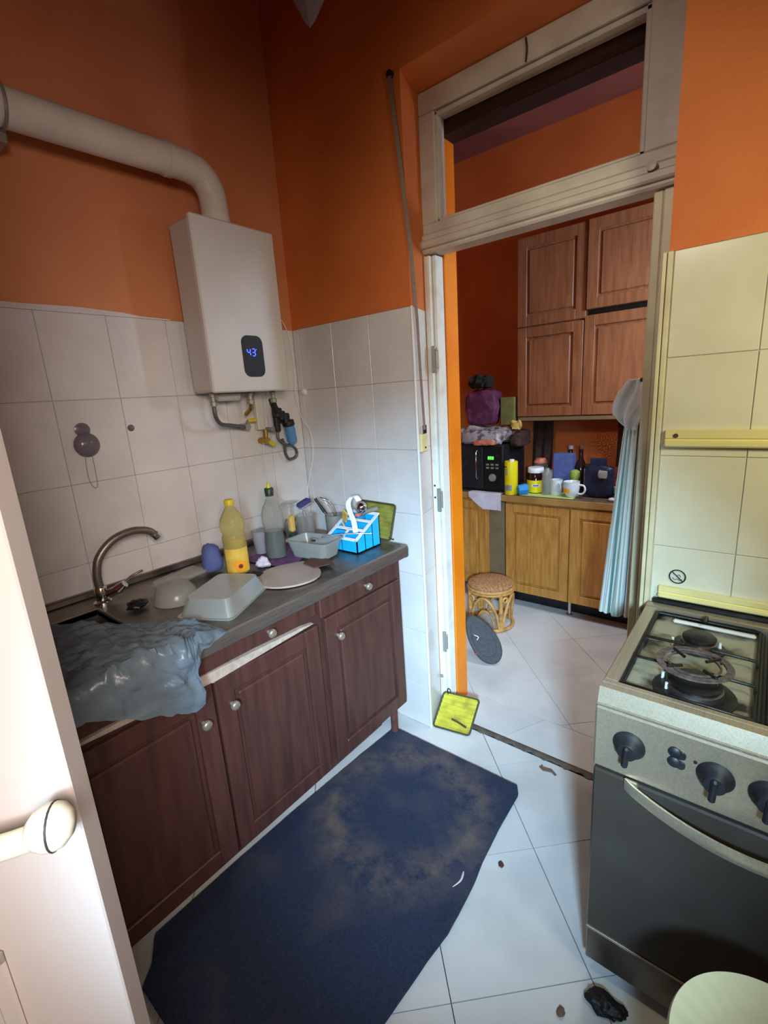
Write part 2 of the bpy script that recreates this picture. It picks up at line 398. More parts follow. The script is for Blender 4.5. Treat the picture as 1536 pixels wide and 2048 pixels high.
# front wall: piece left of the doorway (splayed reveal), piece right of it and the lintel
wf = MB()
wf.prism([(-.12, .006, 0), (.639, .006, 0), (.604, .145, 0), (.604, .215, 0), (.652, .215, 0), (.652, .30, 0), (-.12, .30, 0)], (0, 0, H))
wf.box((1.44, .006, 0), (2.9, .30, H))
wf.box((.60, .001, 2.45), (1.44, .22, H))
wf.box((.60, .2125, 2.40), (1.44, .30, H))
wf.box((-.001, -.0, T), (.640, .01, H)); wf.box((1.44, -.0, T), (2.9, .01, H))
wall_front = struct('wall_front', wf, M['orange'])
MB().box((.652, .214, 2.325), (1.44, .302, 2.42), .004).build('soffit_shade_box', M['dark_box'], wall_front)  # box coloured near black to paint in the unlit soffit's shade
# bright painted reveal behind the door frame
MB().box((.650, .213, 0), (.657, .301, 2.33), .001).build('reveal_paint', M['orange_b'], wall_front)
MB().box((-.0, .003, 0), (.640, .0065, T)).build('grout_bed', M['grout'], wall_front)
MB().box((1.44, .003, 0), (2.9, .0065, T)).build('grout_bed', M['grout'], wall_front)
struct('wall_right', MB().box((2.75, -2.1, 0), (2.87, 0, H)), M['orange'])
wr = MB().box((-.12, -2.15, 0), (.74, -2.03, H)).box((1.95, -2.15, 0), (2.9, -2.03, H)).box((.74, -2.15, 2.1), (1.95, -2.03, H))
struct('wall_rear', wr, M['orange'])
# walls of the room beyond the doorway
struct('wall_far', MB().box((-.8, 1.9, 0), (2.9, 2.0, H)), M['orange'])
struct('wall_far_left', MB().box((-.8, .30, 0), (-.7, 1.9, H)), M['orange'])
struct('wall_far_right', MB().box((2.4, .30, 0), (2.5, 1.9, H)), M['orange'])

# wall tiles, one object each (shared meshes between alike ones)
tile_cache = {}
def tile_mesh(w_, h_, axis, m):
    key = (round(w_, 4), round(h_, 4), axis, m.name)
    if key not in tile_cache:
        mb = MB()
        if axis == 'x': mb.box((-.006, 0, 0), (0, w_, h_), .0012)     # on the left wall, faces +x
        else: mb.box((0, 0, 0), (w_, .006, h_), .0012)                # on the front wall, faces -y
        me = bpy.data.meshes.new('tile'); me.from_pydata([tuple(a) for a in mb.v], [], mb.f); me.materials.append(m)
        tile_cache[key] = me
    return tile_cache[key]
J = .0009
rows = [(T - HR * (k + 1), T - HR * k) for k in range(6)] + [(0.0, T - HR * 6)]
def put_tile(parent, x, y, z0, w_, h_, axis, m):
    o = bpy.data.objects.new('tile', tile_mesh(w_, h_, axis, m)); COL.objects.link(o); o.parent = parent; o.location = (x, y, z0)
    return o
ys = [0, -.184] + [-.184 - .1965 * k for k in range(1, 6)]
for a in range(len(ys) - 1):
    for z0, z1 in rows: put_tile(wall_left, random.uniform(-.0004, .0004), ys[a + 1] + J, z0 + J, ys[a] - ys[a + 1] - 2 * J, z1 - z0 - 2 * J, 'x', M['tile'])
xs = [0, .034, .236, .438, .640]
for a in range(len(xs) - 1):
    for z0, z1 in rows: put_tile(wall_front, xs[a] + J, random.uniform(-.0004, .0004), z0 + J, xs[a + 1] - xs[a] - 2 * J, z1 - z0 - 2 * J, 'y', M['tile'])
xs = [1.452, 1.643, 1.844, 2.045, 2.246]
for a in range(len(xs) - 1):
    for z0, z1 in rows: put_tile(wall_front, xs[a] + J, random.uniform(-.0004, .0004), z0 + J, xs[a + 1] - xs[a] - 2 * J, z1 - z0 - 2 * J, 'y', M['tile_r'])
# splayed reveal tiles
for z0, z1 in rows:
    mb = MB().prism([(.6405, .008, z0 + J), (.6055, .143, z0 + J), (.600, .143, z0 + J), (.635, .008, z0 + J)], (0, 0, z1 - z0 - 2 * J))
    mb.build('tile', M['tile'], wall_front)
struct('trim_1', MB().tube([(.642, .002, 0), (.642, .002, T)], .005, 8), M['white_p'])
struct('trim_2', MB().box((1.426, -.006, 0), (1.436, .10, T), .002).box((1.438, -.008, 0), (1.4505, .01, T), .002), M['jamb_c'])
# ragged white edging along the top of the left tiles
mb = MB()
pts = [(-1.45, .016), (-1.2, .018), (-1.0, .014), (-.86, .017), (-.72, .012), (-.66, .005), (-.56, .003), (-.56, -.001), (-1.45, -.001)]
mb.prism([(0.0, y, T + z) for y, z in pts], (.004, 0, 0)); struct('trim_3', mb, M['tile'])

# floor tiles laid diagonally: square tiles clipped to each room
def clip(poly, ax, val, keep_less):
    out = []
    for i in range(len(poly)):
        a = poly[i]; b = poly[(i + 1) % len(poly)]
        ia = (a[ax] <= val) == keep_less or a[ax] == val; ib = (b[ax] <= val) == keep_less or b[ax] == val
        if ia: out.append(a)
        if ia != ib:
            t = (val - a[ax]) / (b[ax] - a[ax]); out.append((a[0] + (b[0] - a[0]) * t, a[1] + (b[1] - a[1]) * t))
    return out
def floor_tiles(ox, oy, s, th, x0, x1, y0, y1, joint):
    e1 = V((-math.sin(th), math.cos(th))); e2 = V((math.cos(th), math.sin(th)))
    n = 0
    for i in range(-12, 13):
        for j in range(-12, 13):
            c = [V((ox, oy)) + e1 * (s * (i + a)) + e2 * (s * (j + b)) for a, b in ((0, 0), (0, 1), (1, 1), (1, 0))]
            cc = (c[0] + c[2]) / 2
            c = [p + (cc - p).normalized() * joint for p in c]
            poly = [(p.x, p.y) for p in c]
            for ax, v, k in ((0, x1, True), (0, x0, False), (1, y1, True), (1, y0, False)):
                if poly: poly = clip(poly, ax, v, k)
            if len(poly) < 3: continue
            ar = abs(sum(poly[k][0] * poly[(k + 1) % len(poly)][1] - poly[(k + 1) % len(poly)][0] * poly[k][1] for k in range(len(poly)))) / 2
            if ar < .0006: continue
            dz = random.uniform(-.0004, .0004)
            MB().prism([(p[0], p[1], -.007) for p in poly], (0, 0, .0065 + dz)).build('floor_tile', M['ftile'], floor); n += 1
    return n
th = math.radians(44.52)
floor_tiles(1.2236, -.2913, .35487, th, 0.01, 2.72, -2.0, .092, .0019)
th2 = math.radians(43.0)
floor_tiles(1.125, .352, .345, th2, -.68, 2.38, .325, 1.89, .0012)
# marble sill between the two rooms, two slabs
MB().prism([(.60, .128, -.007), (.925, .128, -.007), (1.027, .322, -.007), (.60, .322, -.007)], (0, 0, .0067)).build('sill_slab', M['ftile'], floor)
MB().prism([(.928, .128, -.007), (1.44, .128, -.007), (1.44, .322, -.007), (1.03, .322, -.007)], (0, 0, .0068)).build('sill_slab', M['ftile'], floor)
mb = MB()
def th_fn(u, v):
    x = .60 + .84 * u; wob = .004 * math.sin(u * 60) * (1 if v < .5 else .2) + .003 * math.sin(u * 131)
    y = .094 + .030 * v + (wob if v == 0 else 0)
    return (x, y, .0025 + .003 * math.sin(math.pi * v))
mb.grid(th_fn, 90, 4, .004); struct('trim_4', mb, M['thresh'])

# ------------------------------------------------------------------ doorway frame with transom light
door_1 = bpy.data.objects.new('door_1', None); COL.objects.link(door_1); door_1.location = (1.0, .18, 0); door_1['kind'] = 'structure'
MB().box((.604, .146, 0), (.632, .212, 1.93), .003).box((.634, .160, 0), (.6495, .212, 1.93), .002).build('door_jamb', M['jamb'], door_1)
MB().box((1.368, .150, 0), (1.392, .212, 1.93), .003).box((1.393, .143, 0), (1.4395, .212, 1.93), .004).build('door_jamb', M['jamb_c'], door_1)
mb = MB().box((.602, .135, 1.935), (1.4395, .212, 2.0), .006).box((.602, .150, 2.0), (1.4395, .212, 2.036), .004).box((.59, .118, 1.95), (1.4395, .140, 1.975), .005)
mb.build('transom_rail', M['frame'], door_1)
mb = MB().box((.602, .150, 2.034), (.668, .212, 2.380), .004).box((1.335, .150, 2.034), (1.4395, .212, 2.380), .004).box((.602, .149, 2.381), (1.4395, .211, 2.449), .005)
mb.build('transom_frame', M['frame'], door_1)
mb = MB().box((.660, .160, 2.026), (.676, .206, 2.38), .003).box((1.322, .160, 2.026), (1.338, .206, 2.38), .003).box((.66, .160, 2.364), (1.338, .206, 2.378), .003).box((.66, .160, 2.032), (1.338, .206, 2.046), .003)
mb.build('transom_sash', M['frame'], door_1)
MB().box((.67, .183, 2.04), (1.33, .187, 2.37)).build('transom_pane', M['glass'], door_1)
MB().lathe([(.012, 0), (.014, .006), (.009, .016), (.013, .026), (.0, .028)], (1.365, .134, 1.985), 16, (0, -1, 0)).build('transom_latch', M['frame'], door_1, 40)
for z in (1.56, 1.0, .35):
    h = MB().box((.628, .140, z - .05), (.646, .1475, z + .05), .002)
    h.cyl((.650, .142, z - .03), (.650, .142, z + .03), .005, seg=10).sphere((.650, .142, z + .034), .006, 8, 6)
    h.build('door_hinge', M['tin'], door_1, 40)
for z in (1.06, 1.01): MB().cyl((.617, .146, z), (.617, .143, z), .004, seg=8).build('frame_screw', M['black'], door_1)
MB().cyl((.615, .146, .17), (.615, .142, .17), .009, seg=14).build('frame_screw', M['tin'], door_1)
# transom torn sealant marks
mb = MB(); mb.tube([(1.0, .146, 2.44), (1.004, .144, 2.41), (1.0, .146, 2.38)], .003, 6, 4); mb.build('sealant_drip', M['rust'], door_1)

# roller strap and its wall plate
t = thing('shutter_strap', 'grey roller shutter strap hanging from the wall beside the doorway to a cream plate', 'strap', (.66, .02, 1.2))
A = [(.607, -.012, 2.438), (.632, -.012, 2.20), (.655, -.004, 1.9), (.656, .012, 1.7), (.654, .022, 1.5), (.652, .035, 1.3)]
mb = MB()
def strap_fn(u, v):
    k = v * (len(A) - 1); i = min(int(k), len(A) - 2); f = k - i
    p = V(A[i]).lerp(V(A[i + 1]), f); tw = .1 + 1.35 * min(1, v * 1.5)
    return p + V((math.cos(tw), math.sin(tw), 0)) * ((u - .5) * .013)
mb.grid(strap_fn, 2, 40, .0012).build('strap', M['belt'], t)
MB().box((.622, .015, 1.215), (.650, .062, 1.285), .004).build('strap_plate', M['cream'], t)
MB().box((.646, .03, 1.285), (.652, .052, 1.318), .002).build('strap_slot', M['black'], t)
MB().cyl((.650, .04, 1.232), (.652, .04, 1.232), .004, seg=10).build('screw', M['black'], t)
MB().cyl((.605, .004, 2.445), (.605, -.012, 2.445), .012, seg=14).build('guide_eyelet', M['black'], t)
for (x, z) in ((.6405, .62), ):
    pass

# ------------------------------------------------------------------ water heater on the left wall
t = thing('water_heater', 'white wall hung gas water heater with dark oval display reading 43', 'water heater', (.12, -.38, 1.48))
MB().box((.052, -.541, 1.486), (.172, -.219, 2.034), .008).build('body', M['heater_side'], t)
MB().box((.170, -.546, 1.482), (.191, -.214, 2.038), .005).build('front_panel', M['white'], t)
def rrect(y0, y1, z0, z1, r, x, n=7):
    pts = []
    for cy, cz, a0 in ((y1 - r, z1 - r, 0), (y0 + r, z1 - r, 90), (y0 + r, z0 + r, 180), (y1 - r, z0 + r, 270)):
        for k in range(n + 1):
            a = math.radians(a0 + 90 * k / n); pts.append((x, cy + r * math.cos(a), cz + r * math.sin(a)))
    return pts
dp = MB().prism(rrect(-.412, -.322, 1.533, 1.676, .026, .1905), (.003, 0, 0)).build('display', M['black'], t)
def seg7(ch, y, z, w_, h_, x, th_=.003):
    segs = {'4': 'fgbc', '3': 'abgcd'}[ch]; mb = MB()
    R = {'a': ((y, z + h_), (y + w_, z + h_)), 'g': ((y, z + h_ / 2), (y + w_, z + h_ / 2)), 'd': ((y, z), (y + w_, z)),
         'f': ((y, z + h_ / 2), (y, z + h_)), 'b': ((y + w_, z + h_ / 2), (y + w_, z + h_)), 'c': ((y + w_, z), (y + w_, z + h_ / 2))}
    for s_ in segs:
        (a, b), (c, d) = R[s_]
        if a == c: mb.box((x, a - th_ / 2, b + th_ * .6), (x + .0012, a + th_ / 2, d - th_ * .6))
        else: mb.box((x, a + th_ * .6, b - th_ / 2), (x + .0012, c - th_ * .6, b + th_ / 2))
    return mb
for ch, y in (('4', -.3925), ('3', -.3715)): seg7(ch, y, 1.606, .013, .024, .1935).build('digit', M['digit'], dp)
MB().box((.1935, -.3540, 1.627), (.1945, -.3515, 1.6295)).build('degree_mark', M['digit'], dp)
# fittings under the heater
for (y, r_) in ((-.505, .011), (-.345, .013), (-.235, .012)):
    mb = MB().lathe([(r_, 0), (r_, -.018), (r_ * .7, -.02), (r_ * .7, -.034), (r_ * 1.1, -.036), (r_ * 1.1, -.05)], (.11, y, 1.488), 8); mb.build('outlet', M['tin'], t, 30)
MB().tube([(.11, -.345, 1.44), (.10, -.342, 1.42), (.06, -.338, 1.40)], .008, 10, 5).build('outlet', M['brass'], t, 60)
MB().box((.06, -.47, 1.455), (.10, -.37, 1.488), .01).build('gas_valve', M['heater_side'], t)

tag(MB().tube([(.11, -.505, 1.436), (.105, -.50, 1.40), (.085, -.47, 1.372), (.06, -.41, 1.362), (.045, -.345, 1.350), (.02, -.335, 1.345)], .0075, 12, 6).build('braided_hose', M['braid'], None, 60),
    'grey braided hose curving from the left underside of the water heater', 'hose')
t = thing('shutoff_valve', 'wall valve with yellow lever where the braided hose ends', 'valve', (.02, -.315, 1.36))
MB().cyl((.001, -.33, 1.350), (.055, -.33, 1.350), .013, seg=8).cyl((.035, -.33, 1.350), (.035, -.31, 1.372), .009, seg=10).build('valve_body', M['tin'], t, 30)
MB().box((.036, -.318, 1.366), (.05, -.278, 1.382), .005).build('lever', M['yellow_p'], t)
t2 = thing('shutoff_valve', 'wall valve with yellow lever below the white duct under the heater', 'valve', (.02, -.23, 1.27))
MB().cyl((.001, -.242, 1.285), (.055, -.242, 1.285), .014, seg=8).cyl((.04, -.242, 1.285), (.04, -.240, 1.33), .010, seg=8).build('valve_body', M['brass'], t2, 30)
mtx = Matrix.Translation((.05, -.222, 1.272)) @ Matrix.Rotation(math.radians(-35), 4, 'X')
MB().box((-.008, -.02, -.009), (.008, .02, .009), .005, mtx).build('lever', M['yellow_p'], t2)
tag(MB().box((.002, -.262, 1.33), (.03, -.226, 1.60), .004).build('cable_duct', M['white']), 'short white duct on the tiles below the water heater', 'duct')
t = thing('water_filter', 'black inline filter head with pale blue cartridge under the heater', 'water filter', (.08, -.15, 1.38))
mb = MB().tube([(.10, -.235, 1.452), (.095, -.222, 1.42), (.09, -.205, 1.40)], .014, 10, 4)
mb.box((.06, -.215, 1.375), (.10, -.185, 1.415), .005)
mb.box((.06, -.195, 1.362), (.098, -.168, 1.402), .005).box((.055, -.175, 1.348), (.1, -.148, 1.392), .005).box((.06, -.212, 1.318), (.085, -.19, 1.38), .004)
mb.build('filter_head', M['black'], t)
ax = V((.0, .16, -1)).normalized(); c0 = V((.082, -.150, 1.362))
MB().lathe([(.022, 0), (.026, .004), (.026, .022), (.022, .026)], c0, 20, ax).build('collar', M['black'], t, 40)
MB().lathe([(.021, .022), (.0225, .04), (.022, .085), (.018, .100), (.008, .106), (0.0005, .107)], c0, 20, ax).build('cartridge', M['blue_f'], t, 60)
MB().cyl((.06, -.215, 1.330), (.06, -.185, 1.322), .013, seg=8).cyl((.06, -.215, 1.33), (.001, -.215, 1.33), .009, seg=10).build('elbow', M['tin'], t, 30)
MB().tube([(.07, -.2, 1.325), (.075, -.205, 1.29), (.075, -.175, 1.262), (.07, -.13, 1.25), (.065, -.105, 1.225), (.06, -.11, 1.20), (.058, -.145, 1.195), (.062, -.165, 1.225), (.07, -.172, 1.26), (.075, -.185, 1.285)], .0065, 10, 6).build('loop_hose', M['braid'], t, 60)

# cable in the corner
tag(MB().tube([(.04, -.235, 1.78), (.02, -.19, 1.80), (.012, -.10, 1.80), (.008, -.04, 1.74), (.010, -.02, 1.60), (.012, -.030, 1.47), (.018, -.012, 1.36), (.060, -.008, 1.30), (.065, -.008, 1.20), (.04, -.012, 1.12), (.03, -.03, 1.04), (.03, -.05, .96), (.035, -.06, .885)], .0018, 6, 6).build('thin_cable', M['white_p']),
    'thin white cable running down the tiled corner beside the heater', 'cable')
tag(MB().tube([(.035, -.252, 1.28), (.025, -.255, 1.2), (.02, -.245, 1.13), (.02, -.22, 1.08), (.03, -.19, 1.03), (.04, -.15, .99)], .0014, 6, 6).build('thin_cable', M['white_p']),
    'thin white cable hanging from the lower yellow valve', 'cable')
t = thing('wall_socket', 'small pale junction fitting at the heater right side on the orange wall', 'fitting', (.0, -.1, 1.79))
MB().box((.0, -.125, 1.745), (.03, -.085, 1.82), .005).build('cover', M['white'], t)
tag(MB().lathe([(.016, 0), (.016, .006), (.011, .014), (.001, .017)], (.04, 0.0, 1.476), 16, (0, -1, 0)).build('wall_button', M['white_p'], None, 60),
    'small shiny white round wall knob on the tiles right of the heater', 'knob')

# flue pipe
t = thing('flue_pipe', 'white flue pipe rising from the heater and running left along the wall', 'flue pipe', (.12, -.40, 2.035))
path = [(.12, -.40, 2.035), (.12, -.40, 2.11), (.12, -.408, 2.15), (.12, -.435, 2.185), (.12, -.475, 2.198), (.12, -.53, 2.200), (.12, -.9, 2.192), (.12, -1.4, 2.18), (.12, -2.03, 2.17)]
MB().tube(path, .046, 24, 6).build('duct', M['pipe'], t, 60)
MB().lathe([(.050, 0), (.050, .03)], (.12, -.40, 2.036), 24).build('collar', M['pipe'], t, 30)
MB().lathe([(.049, 0), (.049, .02)], (.12, -.54, 2.2), 24, (0, -1, -.02)).build('collar', M['pipe'], t, 30)
MB().box((.0, -.99, 2.12), (.10, -.97, 2.15), .003).tube([(.12 + .05 * math.cos(a / 12 * 6.283), -.98, 2.191 + .05 * math.sin(a / 12 * 6.283)) for a in range(12)], .004, 6, 2, True).build('bracket', M['tin'], t)

# suction hook, small hook, ring on left wall
t = thing('suction_hook', 'round cloudy suction hook on the tiles above the tap', 'hook', (.0, -.89, 1.35))
MB().lathe([(.036, 0), (.038, .006), (.03, .016), (.012, .022), (.001, .023)], (.002, -.905, 1.345), 28, (1, 0, 0)).build('suction_cup', M['hook'], t, 60)
MB().lathe([(.022, 0), (.022, .004), (.006, .010), (.001, .014)], (.002, -.908, 1.392), 20, (1, 0, 0)).build('upper_cup', M['hook'], t, 60)
MB().tube([(.012, -.918, 1.315), (.008, -.921, 1.25), (.008, -.913, 1.212), (.008, -.900, 1.212), (.008, -.897, 1.25), (.012, -.898, 1.315)], .0011, 6, 4).build('wire_loop', M['tin'], t)
tag(MB().lathe([(.011, 0), (.011, .003), (.005, .008), (.006, .012), (.001, .013)], (.0015, -.76, 1.385), 14, (1, 0, 0)).build('adhesive_hook', M['hook'], None, 50),
    'tiny adhesive hook on the tiles between suction hook and heater', 'hook')

# ------------------------------------------------------------------ sink cabinet
t = thing('sink_cabinet', 'dark red-brown base cabinet under the sink with panelled doors', 'cabinet', (.3, -.7, 0))
MB().box((.02, -.093, .155), (.575, -.075, .80), .001).box((.02, -1.62, .155), (.575, -1.602, .80), .001).box((.02, -1.60, .155), (.575, -.095, .173)).box((.02, -1.60, .175), (.03, -.095, .80)).box((.555, -1.60, .175), (.575, -.095, .798)).build('carcass', M['wood_d'], t)
MB().box((.44, -1.62, .012), (.46, -.12, .155)).build('plinth', M['wood_d'], t)
def panel_door(name, y0, y1, z0, z1, x, m, parent, frame_w=.055, depth=.018, axis='x', raised=True):
    """door whose face looks along +x (axis 'x') or -y (axis 'y'); a,b = span along the wall"""
    mb = MB()
    def bx(a0, b0, c0, a1, b1, c1, bev):     # a=depth outward, b=along, c=z
        if axis == 'x': mb.box((x + a0, b0, c0), (x + a1, b1, c1), bev)
        else: mb.box((b0, x - a0, c0), (b1, x - a1, c1), bev)
    f = frame_w
    bx(0, y0, z0, depth, y0 + f, z1, .003); bx(0, y1 - f, z0, depth, y1, z1, .003)
    bx(0, y0 + f - .002, z0, depth, y1 - f + .002, z0 + f, .003); bx(0, y0 + f - .002, z1 - f, depth, y1 - f + .002, z1, .003)
    bx(0, y0 + f - .01, z0 + f - .01, depth * .35, y1 - f + .01, z1 - f + .01, .001)
    d = mb.build(name, m, parent)
    if raised:
        mb = MB()
        g_ = .014
        if axis == 'x': mb.box((x + depth * .36, y0 + f + g_, z0 + f + g_), (x + depth * .9, y1 - f - g_, z1 - f - g_), .006)
        else: mb.box((y0 + f + g_, x - depth * .36, z0 + f + g_), (y1 - f - g_, x - depth * .9, z1 - f - g_), .006)
        mb.build('raised_panel', m, d)
    return d
def knob(parent, p, axis=(1, 0, 0), r=.014):
    MB().lathe([(r * .45, 0), (r * .4, .010), (r * .95, .014), (r, .020), (r * .75, .025), (.0005, .026)], p, 18, axis).build('knob', M['knob'], parent, 50)
d = panel_door('door', -.512, -.098, .17, .728, .576, M['wood_d'], t); knob(d, (.595, -.462, .650))
d = panel_door('door', -.925, -.545, .165, .722, .576, M['wood_d'], t); knob(d, (.595, -.885, .635))
d = panel_door('door', -1.315, -.932, .165, .722, .576, M['wood_d'], t); knob(d, (.595, -.972, .628))
d = panel_door('door', -1.61, -1.322, .165, .722, .576, M['wood_d'], t); knob(d, (.595, -1.36, .628))
d = MB().box((.576, -.528, .735), (.594, -.098, .815), .004).build('drawer', M['wood_d'], t); knob(d, (.594, -.302, .773))
d = MB().box((.576, -1.315, .757), (.594, -.545, .815), .004).build('drawer', M['wood_d'], t); knob(d, (.594, -.735, .785))
# pale wedge strip along the tops of the sagging doors under the false drawer front
MB().prism([(.577, -1.26, .745), (.577, -.93, .724), (.577, -.93, .722), (.577, -.56, .735), (.577, -.60, .742), (.577, -.98, .756), (.577, -1.26, .751)][::-1], (.016, 0, 0)).build('pale_wedge', M['pale_edge'], t)['label'] = 'pale strip between drawer front and doors'
for (x, y) in ((.53, -.115), (.53, -1.3), (.06, -.115), (.06, -1.3)):
    MB().lathe([(.018, .001), (.022, .004), (.016, .02), (.016, .156)], (x, y, 0), 14).build('leg', M['rust'], t, 40)

# worktop with sink bowls
t = thing('sink_worktop', 'stained stainless steel sink worktop over the dark cabinet', 'worktop', (.3, -.7, .82))
mb = MB()
X0, X1, Y0, Y1, ZT = .002, .622, -1.62, -.062, .86
bx0, bx1, by0, by1 = .14, .50, -1.36, -1.02        # bowl
mb.box((X0, by1, ZT - .018), (X1 - .02, Y1 - .02, ZT), .002).box((X0, Y0, ZT - .018), (X1 - .02, by0, ZT), .002)
mb.box((X0, by0, ZT - .018), (bx0, by1, ZT), .001).box((bx1, by0, ZT - .018), (X1 - .02, by1, ZT), .001)
mb.build('top_sheet', M['steel_d'], t)
# rolled front and end edge
mb = MB().prism([(X1 - .022, Y0, ZT), (X1 - .010, Y0, ZT + .004), (X1 - .002, Y0, ZT + .001), (X1 + .002, Y0, ZT - .008), (X1 + .001, Y0, ZT - .040), (X1 - .02, Y0, ZT - .042)], (0, Y1 - Y0 - .01, 0))
mb.prism([(X0, Y1 - .022, ZT), (X0, Y1 - .010, ZT + .004), (X0, Y1, ZT - .002), (X0, Y1, ZT - .04), (X0, Y1 - .02, ZT - .042)][::-1], (X1 - X0 - .010, 0, 0))
mb.lathe([(.020, -.042), (.0205, -.008), (.0165, .001), (.009, .004)], (X1 - .019, Y1 - .020, ZT), 20)
mb.build('rolled_edge', M['steel_w'], t, 30)
mb = MB()
dz = .15
mb.box((bx0 - .004, by0 - .004, ZT - dz), (bx0, by1 + .004, ZT - .001)).box((bx1, by0 - .004, ZT - dz), (bx1 + .004, by1 + .004, ZT - .001))
mb.box((bx0, by0 - .004, ZT - dz), (bx1, by0, ZT - .001)).box((bx0, by1, ZT - dz), (bx1, by1 + .004, ZT - .001)).box((bx0 - .004, by0 - .004, ZT - dz - .004), (bx1 + .004, by1 + .004, ZT - dz))
mb.build('sink_bowl', M['steel_d'], t)
mb = MB().tube([(bx0 - .004, by0 - .004, ZT + .001), (bx1 + .004, by0 - .004, ZT + .001), (bx1 + .004, by1 + .004, ZT + .001), (bx0 - .004, by1 + .004, ZT + .001)], .004, 8, 0, True)
mb.build('bowl_rim', M['steel_w'], t)
MB().lathe([(.045, 0), (.045, .003), (.03, .004), (.001, .002)], (.30, -1.18, ZT - dz), 24).build('drain', M['chrome'], t, 40)
MB().box((.001, -1.62, ZT), (.022, -.04, ZT + .022), .004).build('back_upstand', M['steel_d'], t)

# tap
t = thing('sink_tap', 'tall chrome swan neck tap behind the sink', 'tap', (.12, -.985, .86))
MB().lathe([(.026, 0), (.026, .006), (.018, .012), (.018, .05), (.014, .056)], (.10, -.985, .86), 22).build('tap_base', M['chrome'], t, 40)
MB().tube([(.10, -.985, .90), (.10, -.986, .95), (.10, -.970, 1.005), (.10, -.922, 1.048), (.10, -.860, 1.062), (.10, -.810, 1.050), (.10, -.788, 1.028)], .0125, 16, 8).build('spout', M['steel_w'], t, 60)
MB().lathe([(.0145, 0), (.0145, .016)], (.10, -.791, 1.034), 16, (0, .55, -.83)).build('spout_nozzle', M['chrome'], t, 40)
MB().cyl((.11, -.97, .885), (.135, -.945, .90), .015, seg=16).cyl((.135, -.945, .90), (.15, -.930, .915), .017, .012, 16).build('lever_body', M['chrome'], t, 40)
MB().tube([(.14, -.94, .908), (.13, -.90, .925), (.12, -.86, .93)], .0045, 8, 4).build('lever', M['chrome'], t, 60)

# plastic bag over the left end
import mathutils
def nz(p, s=1.0, k=0):
    return mathutils.noise.fractal(V((p[0] * s + k, p[1] * s + k * .7, p[2] * s)), .8, 2.1, 4)
def lerp_tab(x, tab):
    for (xa, ya), (xb, yb) in zip(tab, tab[1:]):
        if x <= xb: return ya + (yb - ya) * max(0, min(1, (x - xa) / (xb - xa)))
    return tab[-1][1]
def bag_fn(u, v):
    y = -.895 - v * .46
    over = lerp_tab(v, [(0, .0), (.18, .012), (.22, .05), (.26, .135), (.31, .150), (.36, .138), (.50, .10), (.75, .035), (1, .02)])
    xi = lerp_tab(v, [(0, .56), (.12, .50), (.33, .42), (.55, .27), (.7, .15), (1, .08)])
    x_edge = lerp_tab(v, [(0, .618), (.1, .645), (.2, .652), (1, .655)])
    flat = x_edge - xi; tot = flat + over; d_ = u * tot
    e = min(u, 1 - u, v, 1 - v) / .08; e = min(1, max(0, e))
    lift = .006 + e * (.012 + .028 * math.exp(-((v - .5) / .3) ** 2))
    if d_ < flat: x = xi + d_; z = .866 + lift
    else:
        q = d_ - flat; x = x_edge + .014 * math.sin(min(q / .05, 1) * 1.57); z = .866 + lift * .8 - q
        y += (.02 * (q / .15)) if v > .24 and v < .5 else 0
    n1 = nz((x, y, z), 11); n2 = nz((x, y, z), 34, 3); n3 = 1 - abs(nz((x, y, z), 17, 8)) * 2.2
    p = V((x, y, z))
    if d_ >= flat: p += V((abs(.016 * n1 + .008 * n3), .010 * n1, .004 * n2))
    else: p += V((.004 * n1, .010 * n1, e * abs(.012 * n1 + .008 * n2 + .006 * n3)))
    if p.z < .866 and p.x < .640: p.z = .866
    if p.z < .880 and p.x < .645: p.x = max(p.x, .645 if d_ >= flat else p.x)
    return p
tag(MB().grid(bag_fn, 70, 60, .0012).build('plastic_bag', M['bag'], None, 50), 'crumpled pale blue plastic bag spread over the sink and hanging over the counter edge', 'plastic bag')

# oil bottle
def lathe_thing(name, label, cat, loc, parts, group=None, seg=24):
    t_ = thing(name, label, cat, loc, group)
    for pn, prof, m in parts: MB().lathe(prof, loc, seg).build(pn, m, t_, 45)
    return t_
t = lathe_thing('oil_bottle', 'sunflower oil bottle with yellow cap behind the upturned tray', 'bottle', (.262, -.596, .861), [
    ('bottle', [(.034, 0), (.040, .005), (.041, .05), (.040, .105), (.038, .112), (.041, .118), (.041, .135), (.036, .146), (.042, .160), (.043, .178), (.038, .20), (.024, .226), (.015, .24), (.015, .252)], M['pet_y']),
    ('oil', [(.032, .003), (.038, .007), (.039, .05), (.038, .104), (.036, .112), (.039, .12), (.039, .128)], M['oil']),
    ('cap', [(.017, .246), (.017, .262), (.015, .265)], M['yellow_p'])])
mb = MB()
def lab(u, v):
    a = math.radians(-95 + 130 * u); return (.262 + .0415 * math.cos(a), -.596 + .0415 * math.sin(a), .861 + .012 + .085 * v)
mb.grid(lab, 16, 2, .0006).build('label', M['label'], t)
a = math.radians(-20)
MB().lathe([(.020, 0), (.020, .0012), (.008, .002), (.007, .003)], (.262 + .041 * math.cos(a), -.596 + .041 * math.sin(a), .861 + .035), 12, (math.cos(a), math.sin(a), 0)).build('flower_print', M['label_o'], t)
MB().lathe([(.008, 0), (.007, .001)], (.262 + .0445 * math.cos(a), -.596 + .0445 * math.sin(a), .861 + .035), 12, (math.cos(a), math.sin(a), 0)).build('flower_center', M['rust'], t)

